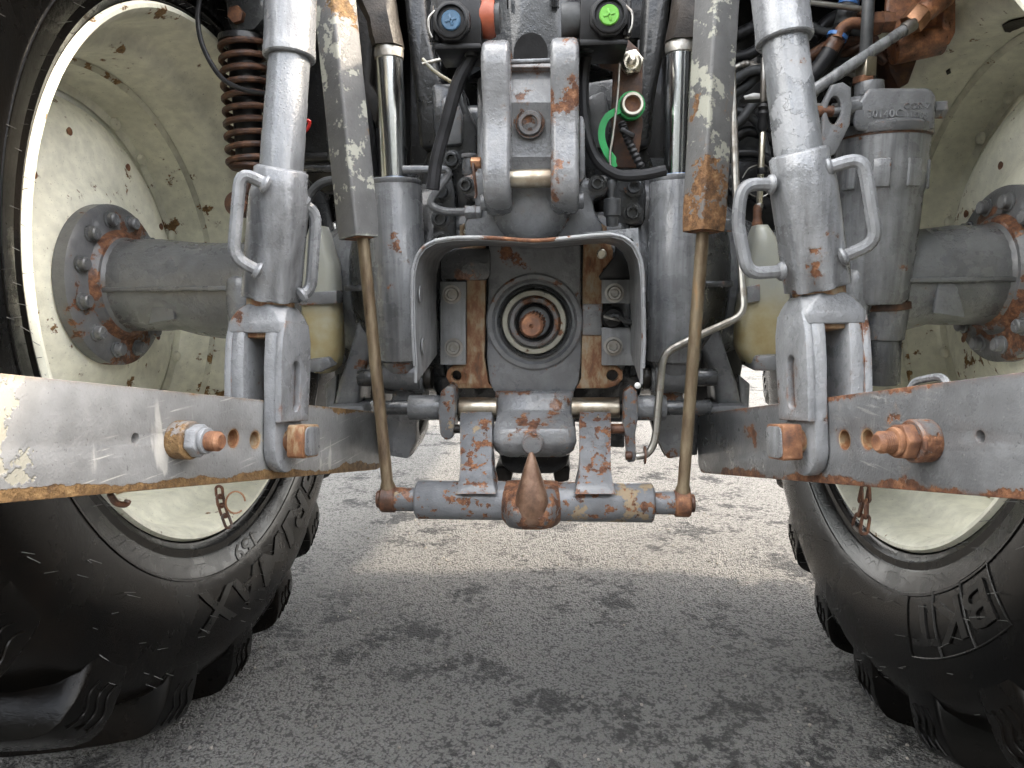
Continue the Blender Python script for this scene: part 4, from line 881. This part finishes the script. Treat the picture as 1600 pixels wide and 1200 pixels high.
def trailer_socket(px, py, s, colour, plus, parent, nm):
    Y = -.40; S = empty('trailer_socket', at(px, py, Y), T); k = mpp(Y)
    p = lambda x, y: (px + x, py + y)
    obj('socket_box', pxprism([p(-26, -50), p(26 + 18, -50), p(26 + 20, 34), p(-24, 34)] if s < 0 else [p(-44, -50), p(28, -50), p(26, 36), p(-46, 36)], Y + .012, .09, .004), 'black_plastic', S)
    obj('lid', prism(ngon(30 * k, 8, math.pi / 8), .014, FA(at(px, py, Y), -Y3, Z3), .003), 'black_plastic', S)
    obj('lid_rim', lathe([(.012, 25 * k), (.0175, 25 * k), (.0185, 23.5 * k), (.0185, 21 * k), (.014, 20 * k), (.012, 20 * k)], FA(at(px, py, Y), -Y3), 36), 'black_plastic', S)
    obj('coloured_button', lathe([(.010, 14.5 * k), (.0155, 14.5 * k), (.017, 13 * k), (.017, 0)], FA(at(px, py, Y), -Y3), 32), colour, S)
    for a in (0, 1): obj('moulded_cross', box(None, (.017 if a else .0035, .0035 if a else .017, .002), .0006, FA(at(px, py, Y) + V((0, -.0172, 0)), -Y3, Z3) @ M.Rotation(.25, 4, 'Z')), colour, S)
    for dy in (-18, 18):
        obj('hinge_lug', pxprism([p(s * -34, dy - 6), p(s * -22, dy - 8), p(s * -22, dy + 8), p(s * -34, dy + 6)] if s > 0 else [p(22 * -1 - 12, dy - 6), p(-22, dy - 8), p(-22, dy + 8), p(-34, dy + 6)], Y - .004, .02, .002) if s < 0 else pxprism([p(22, dy - 8), p(34, dy - 6), p(34, dy + 6), p(22, dy + 8)], Y - .004, .02, .002), 'black_plastic', S)
    hx = -32 if s < 0 else 32
    obj('hinge_pin', cyl(at(px + hx, py - 28, Y - .008), at(px + hx, py + 28, Y - .008), .0035, n=12), 'black_plastic', S)
    obj('lid_spring', tube([at(px + hx + (5 if s < 0 else -5), py - 20, Y - .012), at(px + hx * 1.15, py - 8, Y - .014), at(px + hx * 1.15, py + 10, Y - .014), at(px + hx, py + 22, Y - .012)], .002, 6, 4), 'steel', S)
    obj('socket_skirt', pxprism([p(-30, 30), p(44, 30), p(46, 38), p(-28, 40)] if s < 0 else [p(-46, 32), p(30, 32), p(30, 40), p(-44, 42)], Y - .004, .10, .002), 'black_plastic', S)
    obj('cable_gland', cyl(at(px + (30 if s < 0 else -35), py + 36, Y + .02), at(px + (30 if s < 0 else -35), py + 52, Y + .02), .011, n=18), 'black_plastic', S)
    return S
S1 = trailer_socket(707, 37, -1, 'blue', 1, T, ''); S2 = trailer_socket(951, 29, 1, 'green', 1, T, '')
o_ = at(752, 30, -.36)
obj('orange_ring', lathe([(0, .024), (0, .028), (.012, .030), (.022, .026), (.022, .02)], FA(o_, X3), 32), 'orange', S1); obj('pale_plug', cyl(o_ + X3 * .015, o_ + X3 * .03, .022, n=28), 'hose_grey', S1)
o2 = at(905, 32, -.36); obj('pale_plug', cyl(o2 - X3 * .028, o2 + X3 * .01, .026, n=28), 'hose_grey', S2)
obj('orange_tip', box(at(757, 2, -.36), (.012, .02, .008), .002), 'orange', S1)

HS = empty('hose_set', (0, -.2, AX + .2), T)
hose('electric_cable', [(738, 86), (716, 128), (698, 190), (682, 250), (676, 296)], .0108, 'hose', HS, -.37)
hose('electric_cable', [(920, 72), (912, 120), (914, 190), (930, 245), (962, 272), (1000, 274), (1040, 266)], .0092, 'hose', HS, -.34)
hose('thin_lead', [(660, 100), (700, 90), (740, 78)], .0032, 'pipe', HS, -.25); hose('thin_lead', [(660, 92), (680, 112), (705, 128)], .0032, 'tank_plastic', HS, -.25)
obj('steel_pipe', tube(fillet(path([(630, 265), (708, 265), (668, 318), (690, 331), (730, 331)], -.31), .02, 6), .0068, 10, 1), 'paint', HS)
obj('pipe_nut', hexa(at(727, 331, -.315), X3, .0125, .020), 'bracket', HS); obj('pipe_nut', hexa(at(744, 331, -.315), X3, .0115, .010), 'bracket', HS)
hose('brake_hose', [(314, -15), (309, 30), (318, 75), (345, 120), (380, 140), (420, 147)], .0052, 'hose', HS, -.05)
hose('curved_pipe', [(476, 330), (486, 302), (505, 285), (535, 279)], .0085, 'hose_grey', HS, -.12); hose('curved_pipe', [(478, 318), (488, 330), (490, 360), (484, 420)], .0075, 'hose_grey', HS, -.14)
hose('conduit', [(540, 545), (556, 530), (580, 517)], .0055, 'hose', HS, -.05, 8, .12, 10)
obj('red_clip', tube(path([(478, 188), (484, 190), (481, 200), (476, 206)], -.30), .003, 6, 4), 'red', HS)
obj('black_rail', box(at(505, 246, .1), (.10, .03, .018), .004), 'paint_black', HS); obj('black_rail', box(at(500, 264, .08), (.13, .03, .014), .004), 'paint_dark', HS)
hose('black_tube', [(562, 145), (572, 180), (578, 240), (580, 275)], .016, 'paint_black', HS, -.12)

CP = empty('quick_coupler', at(985, 166, -.30), T)
pl = [(930, 90), (938, 74), (960, 64), (982, 62), (998, 76), (1004, 96), (1004, 200), (996, 262), (960, 262), (955, 180), (958, 110), (940, 105)]
pxplate(pl, [], -.29, .010, 'rust_plate', 'carrier_plate', CP); CP.children[0].data.materials[0] = MAT['rust_dark']
obj('cable_stop_nut', hexa(at(986, 99, -.292), -Y3, .0205, .010), 'zinc', CP); obj('cable_stop', lathe([(0, .0165), (.006, .0165), (.010, .012), (.010, .008), (.018, .0075), (.021, .004), (.0215, 0)], FA(at(986, 99, -.302), -Y3), 24), 'zinc', CP)
cc = at(985, 167, -.30)
obj('coupler_tube', lathe([(-.01, .0185), (.022, .0185), (.024, .017), (.024, .0135), (.008, .013), (.008, 0)], FA(cc, -Y3 + X3 * .08), 32), 'seal_bright', CP); obj('coupler_bore', lathe([(.014, .0136), (.015, .0136), (.013, 0)], FA(cc, -Y3 + X3 * .08), 24), 'rust_orange', CP)
obj('green_cap_ring', lathe([(-.002, .0190), (-.002, .0225), (.012, .0225), (.012, .0190)], FA(cc, -Y3 + X3 * .08), 36, True), 'green_cap', CP)
def ribbon(P, w_, th):
    P = smooth_path(P, 6); secs = []
    for i, p in enumerate(P):
        t = (P[min(i + 1, len(P) - 1)] - P[max(i - 1, 0)]).normalized(); e = t.cross(Y3).normalized(); secs.append([p + e * w_ + Y3 * th, p - e * w_ + Y3 * th, p - e * w_ - Y3 * th, p + e * w_ - Y3 * th])
    return loft(secs)
obj('green_strap', ribbon(path([(968, 172), (952, 180), (942, 195), (940, 215), (946, 235), (954, 248), (960, 262)], -.325), .0055, .0022), 'green_cap', CP)
obj('green_tab', pxprism([(942, 240), (956, 236), (963, 246), (962, 262), (955, 264)], -.325, .004, .001), 'green_cap', CP)
hose('corrugated_tube', [(971, 190), (982, 220), (1002, 262)], .0068, 'hose', CP, -.315, 10, .14, 12)
obj('tube_clip', box(at(980, 208, -.318), (.026, .014, .008), .002, M.Rotation(.5, 4, 'Y')), 'black_plastic', CP)
hose('release_cable', [(968, 98), (965, 150), (958, 210), (953, 245), (956, 280)], .0020, 'pipe', CP, -.335)
obj('cable_ferrule', lathe([(0, .0035), (.008, .008), (.014, .008), (.022, .0045), (.045, .0045)], FA(at(956, 276, -.335), -Z3), 16), 'hose_grey', CP)
obj('cable_end', lathe([(0, .0125), (.002, .0145), (.028, .0145), (.030, .011), (.045, .010)], FA(at(957, 310, -.33), -Z3), 24), 'paint_dark', CP)

# ------------------------------------------------------------------ brake fluid bottles
def bottle_(s, outline, Y, dep, band):
    B = empty('fluid_bottle', at(outline[0][0], outline[0][2], Y), T); secs = []
    for l, r, y in outline:
        a, b = at(l, y, Y), at(r, y, Y); c = (a + b) / 2; hw = (b.x - a.x) / 2
        secs.append([V((c.x + hw * math.copysign(abs(math.cos(t)) ** .6, math.cos(t)), Y + dep / 2 - dep / 2 * math.copysign(abs(math.sin(t)) ** .6, math.sin(t)) * min(1, hw / .03 + .3), c.z)) for t in [2 * math.pi * k / 20 for k in range(20)]])
    obj('bottle_body', loft(secs), 'tank_plastic', B, 60)
    l, r, y0, y1 = band; obj('strap', pxprism([(l, y0), (r, y0 - 4), (r, y1 - 4), (l, y1)], Y - .006, dep * .6, .002), 'paint', B)
    return B
def O_(rows): return rows
BL = bottle_(-1, [(478, 500, 352), (474, 506, 368), (470, 512, 392), (466, 520, 412), (466, 522, 440), (464, 526, 520), (466, 527, 555), (474, 522, 575), (486, 512, 584)], -.20, .07, (466, 526, 458, 478))
obj('bottle_tray', pxprism([(480, 562), (512, 558), (520, 572), (500, 582), (484, 582)], -.215, .10, .004), 'paint', BL)
BR = bottle_(1, [(1186, 1206, 350), (1182, 1212, 360), (1178, 1222, 378), (1172, 1232, 410), (1166, 1240, 440), (1158, 1243, 490), (1156, 1243, 545), (1166, 1238, 566), (1184, 1226, 576)], -.20, .08, (1168, 1188, 448, 474))
obj('bottle_tray', pxprism([(1182, 556), (1224, 554), (1226, 580), (1176, 580)], -.215, .10, .006), 'paint', BR)

# ------------------------------------------------------------------ filter, valve block and hydraulic lines on the other side
FT = empty('oil_filter', at(1385, 300, -.12), T); Yf = -.13; kf = mpp(Yf)
fc = at(1378, 212, -.06); fz = fc.z
zz = lambda y: at(1378, y, -.06).z
obj('canister', lathe([(zz(476) - fz, .045), (zz(474) - fz, .060), (zz(466) - fz, .0655), (zz(440) - fz, .068), (zz(330) - fz, .0765), (zz(305) - fz, .0785), (zz(298) - fz, .082), (zz(262) - fz, .083), (zz(222) - fz, .0845), (zz(212) - fz, .0845), (zz(210) - fz, .070)], FA(fc, Z3), 56), 'paint_clean', FT, 40)
obj('canister_neck', cyl(at(1382, 474, -.06), at(1378, 530, -.06), .046, .040, n=36), 'paint', FT); obj('neck_band', cyl(at(1382, 472, -.06), at(1382, 484, -.06), .049, n=36), 'rust_dark', FT)
obj('drain_pipe', cyl(at(1378, 525, -.06), at(1376, 600, -.06), .036, n=32), 'paint_dark', FT)
for a in (-62, -20, 22, 64):
    d = V((math.sin(math.radians(a)), -math.cos(math.radians(a)), 0)); p = fc + V((0, 0, zz(278) - fz)) + d * .080
    obj('grip_lug', box(None, (.030, .052, .012), .003, F(p, d.cross(Z3), Z3)), 'paint_clean', FT)
obj('filter_head', bevel(loft([[at(x, y, Yf + o) for x, y in ((1356, 138), (1452, 138), (1462, 150), (1460, 202), (1440, 206), (1338, 206), (1332, 196), (1334, 170))] for o in (0, .14)]), .010, 3), 'paint', FT, 50)
obj('head_rim', lathe([(-.006, .070), (-.006, .0870), (-.003, .0885), (.010, .0885), (.014, .084), (.02, .07)], FA(fc, Z3), 56), 'paint', FT, 40)
obj('gasket', lathe([(-.010, .07), (-.010, .0852), (-.006, .0855), (-.006, .07)], FA(fc, Z3), 48), 'rust_dark', FT)
obj('head_bolt', hexa(at(1456, 172, Yf + .05), X3, .018, .022), 'paint', FT); obj('inlet_boss', cyl(at(1354, 172, Yf + .03), at(1322, 172, Yf + .03), .030, .022, n=28), 'paint', FT); obj('inlet_tip', cyl(at(1344, 168, Yf + .01), at(1300, 172, Yf + .01), .012, n=20), 'paint', FT)
obj('port_collar', cyl(at(1358, 150, Yf + .03), at(1358, 129, Yf + .03), .026, n=28), 'paint', FT)
for body, x, y, sz in (('130140C', 1378, 178, .020), ('COR-7', 1433, 166, .016), ('11905', 1433, 181, .016)):
    b = text(body, sz, .0012); bmesh.ops.transform(b, matrix=F(at(x, y, Yf - .0005), X3, Z3), verts=b.verts); obj('cast_lettering', b, 'silver', FT)
bp = [(1300, 132), (1318, 128), (1330, 136), (1332, 165), (1328, 195), (1306, 240), (1290, 246), (1283, 236), (1286, 160)]
q = [at(x, y, -.16) for x, y in bp]; hp_ = at(1304, 172, -.16)
hol = [(hp_.x + .012 * math.cos(t), hp_.z + .024 * math.sin(t)) for t in [2 * math.pi * k / 18 for k in range(18)]]
obj('bracket_plate', plate([(p.x, p.z) for p in q], [hol], .016, F((0, -.152, 0), X3, Z3), .003), 'paint', FT)
threaded(at(1300, 174, -.15), (-1, -.1, 0), .010, .035, FT, 'rust', 'bracket_stud')
obj('stud_rod', cyl(at(1290, 166, -.15), at(1262, 166, -.15), .006, n=12), 'steel', FT); obj('stud_tip', cyl(at(1300, 175, -.15), at(1318, 172, -.15), .007, n=12), 'paint', FT)

HV = empty('valve_block', at(1430, 30, -.05), T)
obj('block_body', bevel(loft([[at(x, y, -.02 + o) for x, y in ((1385, -30), (1488, -30), (1492, 40), (1478, 62), (1440, 72), (1400, 70), (1380, 40))] for o in (0, .12)]), .010, 3), 'valve_rust', HV, 50)
obj('block_flange', pxprism([(1476, -30), (1494, -30), (1494, 50), (1484, 70), (1472, 68), (1474, 30)], -.045, .05, .004), 'valve_rust', HV)
obj('block_foot', pxprism([(1384, 60), (1442, 70), (1420, 130), (1404, 138), (1390, 110)], .02, .06, .004), 'rust_dark', HV)
obj('block_cylinder', cyl(at(1395, 78, -.02), at(1470, 62, -.02), .028, n=28), 'valve_rust', HV)
obj('elbow_nut', hexa(at(1422, 40, -.06), at(1446, 12, -.06) - at(1422, 40, -.06), .0235, .030), 'copper_nut', HV); obj('elbow_body', cyl(at(1440, 22, -.06), at(1478, -8, -.05), .021, n=24), 'valve_rust', HV)
obj('union_nut', hexa(at(1350, 38, -.06), X3, .0225, .030), 'rust', HV); obj('union_nut', hexa(at(1376, 36, -.06), X3, .019, .022), 'rust', HV)
obj('rusty_elbow', tube(path([(1356, 38), (1332, 36), (1316, 44), (1308, 60)], -.06), .0105, 14, 6), 'rust', HV)
obj('brass_nut', hexa(at(1352, 122, -.10), Z3, .020, .034), 'brass_steel', HV); obj('rusty_nut', hexa(at(1348, 131, -.10), Z3, .020, .012), 'rust', HV)
obj('vertical_pipe', cyl(at(1352, 98, -.09), at(1358, -20, -.09), .011, n=18), 'hose_grey', HV)
LN = empty('hydraulic_lines', at(1250, 150, 0), T)
obj('diagonal_pipe', cyl(at(1255, 152, -.16), at(1420, 42, -.07), .0105, n=18), 'paint_clean', LN); obj('pipe_collar', cyl(at(1412, 47, -.075), at(1428, 37, -.07), .0125, n=18), 'steel', LN)
for i, (pts, Y, r, mt) in enumerate((([(1262, 150), (1290, 100), (1318, 40)], -.02, .018, 'hose'), ([(1318, 40), (1330, -5)], -.02, .0185, 'hose_grey'), ([(1258, 130), (1280, 105), (1298, 78)], -.05, .016, 'hose'), ([(1296, 80), (1310, 56)], -.05, .0165, 'rust_brown'),
        ([(1140, 130), (1170, 112), (1200, 110), (1230, 118)], .02, .010, 'hose_grey'), ([(1140, 150), (1165, 135), (1190, 118), (1225, 130)], .04, .011, 'hose_grey'), ([(1138, 205), (1160, 185), (1180, 160), (1200, 155), (1240, 175)], .0, .010, 'hose_grey'),
        ([(1140, 92), (1170, 85), (1190, 70), (1210, 40)], .05, .012, 'hose'), ([(1138, 250), (1155, 240), (1190, 243), (1215, 268)], .02, .009, 'hose'), ([(1120, 290), (1118, 340), (1112, 400), (1100, 470)], -.05, .007, 'hose'), ([(1128, 300), (1130, 370), (1118, 440), (1112, 490)], -.05, .0105, 'hose'),
        ([(1136, 430), (1148, 460), (1152, 490)], -.1, .006, 'hose'), ([(1112, 300), (1110, 360), (1104, 420)], -.08, .008, 'hose_grey'), ([(1262, 90), (1300, 70), (1345, 66)], .03, .012, 'rust_dark'), ([(1290, 96), (1320, 84), (1370, 62)], .02, .010, 'rust_brown'),
        ([(1265, 4), (1300, 8), (1345, 14)], -.05, .0055, 'pipe'), ([(1330, 18), (1360, 24), (1390, 22)], -.02, .006, 'rust'), ([(1240, 170), (1262, 120), (1300, 98), (1345, 100)], .01, .009, 'hose_grey'), ([(1270, 60), (1300, 30), (1345, 20)], .06, .014, 'hose'), ([(1140, 300), (1160, 290), (1185, 310), (1200, 320)], .04, .012, 'hose'),
        ([(1142, 60), (1180, 40), (1200, 10), (1210, -20)], .06, .014, 'hose'), ([(1136, 172), (1160, 176), (1185, 195), (1196, 230), (1200, 260)], .03, .008, 'hose_grey'), ([(1150, 215), (1170, 205), (1200, 215), (1230, 240)], .05, .011, 'hose'), ([(1140, 110), (1165, 100), (1190, 105), (1215, 90)], .03, .007, 'pipe'), ([(1262, 175), (1280, 150), (1290, 120), (1315, 110)], .02, .007, 'hose'), ([(1268, 40), (1290, 50), (1320, 45), (1345, 55)], .04, .008, 'hose_grey'), ([(1300, 60), (1330, 75), (1360, 78), (1385, 95)], .03, .012, 'rust_brown'), ([(1270, 105), (1310, 110), (1345, 118)], .03, .007, 'steel'), ([(1118, 380), (1122, 430), (1135, 470), (1150, 500)], -.07, .006, 'hose'), ([(1130, 320), (1140, 350), (1150, 380), (1148, 420)], -.03, .012, 'hose'), ([(1300, 120), (1330, 110), (1350, 130)], .05, .010, 'hose_grey'))):
    hose('hydraulic_hose', pts, r, mt, LN, Y, 12, .1 if r in (.006, .007) else 0)
for x, y, Y, d in ((1326, 6, -.02, (.25, 0, 1)), (1308, 58, -.05, (.4, 0, .9))):
    obj('blue_seal', lathe([(-.003, .015), (-.003, .0195), (.004, .0195), (.004, .015)], FA(at(x, y, Y), d), 28, True), 'blue_ring', LN)
CL = empty('control_linkage', at(1188, 240, -.12), T); Yc = -.14
obj('bracket_strip', pxprism([(1162, 150), (1178, 145), (1202, 147), (1202, 154), (1164, 156)], Yc, .03, .001), 'steel', CL)
obj('upper_rod', cyl(at(1194, 90, Yc), at(1192, 160, Yc), .0055, n=14), 'steel', CL); obj('boot', lathe([(0, .007), (.006, .011), (.012, .008), (.018, .011), (.026, .008), (.04, .0105), (.05, .0075)], FA(at(1193, 162, Yc), -Z3), 18), 'black_plastic', CL)
obj('lower_rod', cyl(at(1192, 200, Yc), at(1186, 330, Yc), .0058, n=14), 'zinc', CL); obj('lock_nut', hexa(at(1190, 262, Yc), -Z3, .009, .012), 'black_plastic', CL); obj('lock_nut', hexa(at(1186, 318, Yc), -Z3, .008, .008), 'steel', CL)
obj('ball_joint', lathe([(-.012, 0), (-.010, .0065), (-.004, .0098), (.002, .0100), (.008, .0078), (.012, .0075), (.032, .0078), (.036, .006)], FA(at(1183, 350, Yc), Z3), 20), 'rust', CL)
obj('wire_loop', tube(path([(1160, 278), (1172, 262), (1195, 258), (1206, 275), (1202, 300), (1186, 308), (1168, 300), (1160, 285)], Yc + .02), .0012, 5, 6), 'steel', CL)
obj('grey_tab', pxprism([(1122, 342), (1152, 342), (1152, 362), (1122, 362)], -.25, .004, .001), 'paint_dark', CL)
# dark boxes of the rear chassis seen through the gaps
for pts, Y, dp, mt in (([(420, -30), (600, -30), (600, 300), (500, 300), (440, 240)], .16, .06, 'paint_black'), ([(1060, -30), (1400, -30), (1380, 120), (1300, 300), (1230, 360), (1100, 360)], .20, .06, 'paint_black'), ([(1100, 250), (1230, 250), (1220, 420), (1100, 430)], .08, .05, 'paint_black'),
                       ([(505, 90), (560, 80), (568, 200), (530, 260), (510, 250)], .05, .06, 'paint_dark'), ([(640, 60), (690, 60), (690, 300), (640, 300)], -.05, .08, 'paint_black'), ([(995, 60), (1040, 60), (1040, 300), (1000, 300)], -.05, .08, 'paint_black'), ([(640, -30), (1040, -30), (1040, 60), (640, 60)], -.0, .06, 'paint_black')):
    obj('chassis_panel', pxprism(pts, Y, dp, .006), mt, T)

# patches where the paint has peeled off the rim by the filter
for pts in ([(1484, 170), (1500, 160), (1522, 152), (1533, 150), (1530, 164), (1518, 178), (1508, 190), (1495, 196), (1488, 186)], [(1566, 40), (1580, 33), (1602, 28), (1605, 46), (1588, 52), (1570, 50)], [(1478, 112), (1484, 108), (1486, 114), (1480, 117)]):
    bm = nb(); vs = []
    for x, y in pts:
        d = FW + RT * ((x - 800) / FPX) - UP * ((y - 600) / FPX); r = .4757
        A = d.y ** 2 + d.z ** 2; B = CAM.y * d.y + (CAM.z - AX) * d.z; Cc = CAM.y ** 2 + (CAM.z - AX) ** 2 - r * r; D = B * B - A * Cc
        vs.append(bm.verts.new(CAM + d * ((-B + math.sqrt(max(D, 0))) / A)))
    f = bm.faces.new(vs); rr_ = bmesh.ops.extrude_face_region(bm, geom=[f])
    for v_ in rr_['geom']:
        if isinstance(v_, bmesh.types.BMVert): v_.co += V((0, v_.co.y, v_.co.z - AX)).normalized() * .002
    obj('peeled_patch', bm, 'grease_brown', WR)
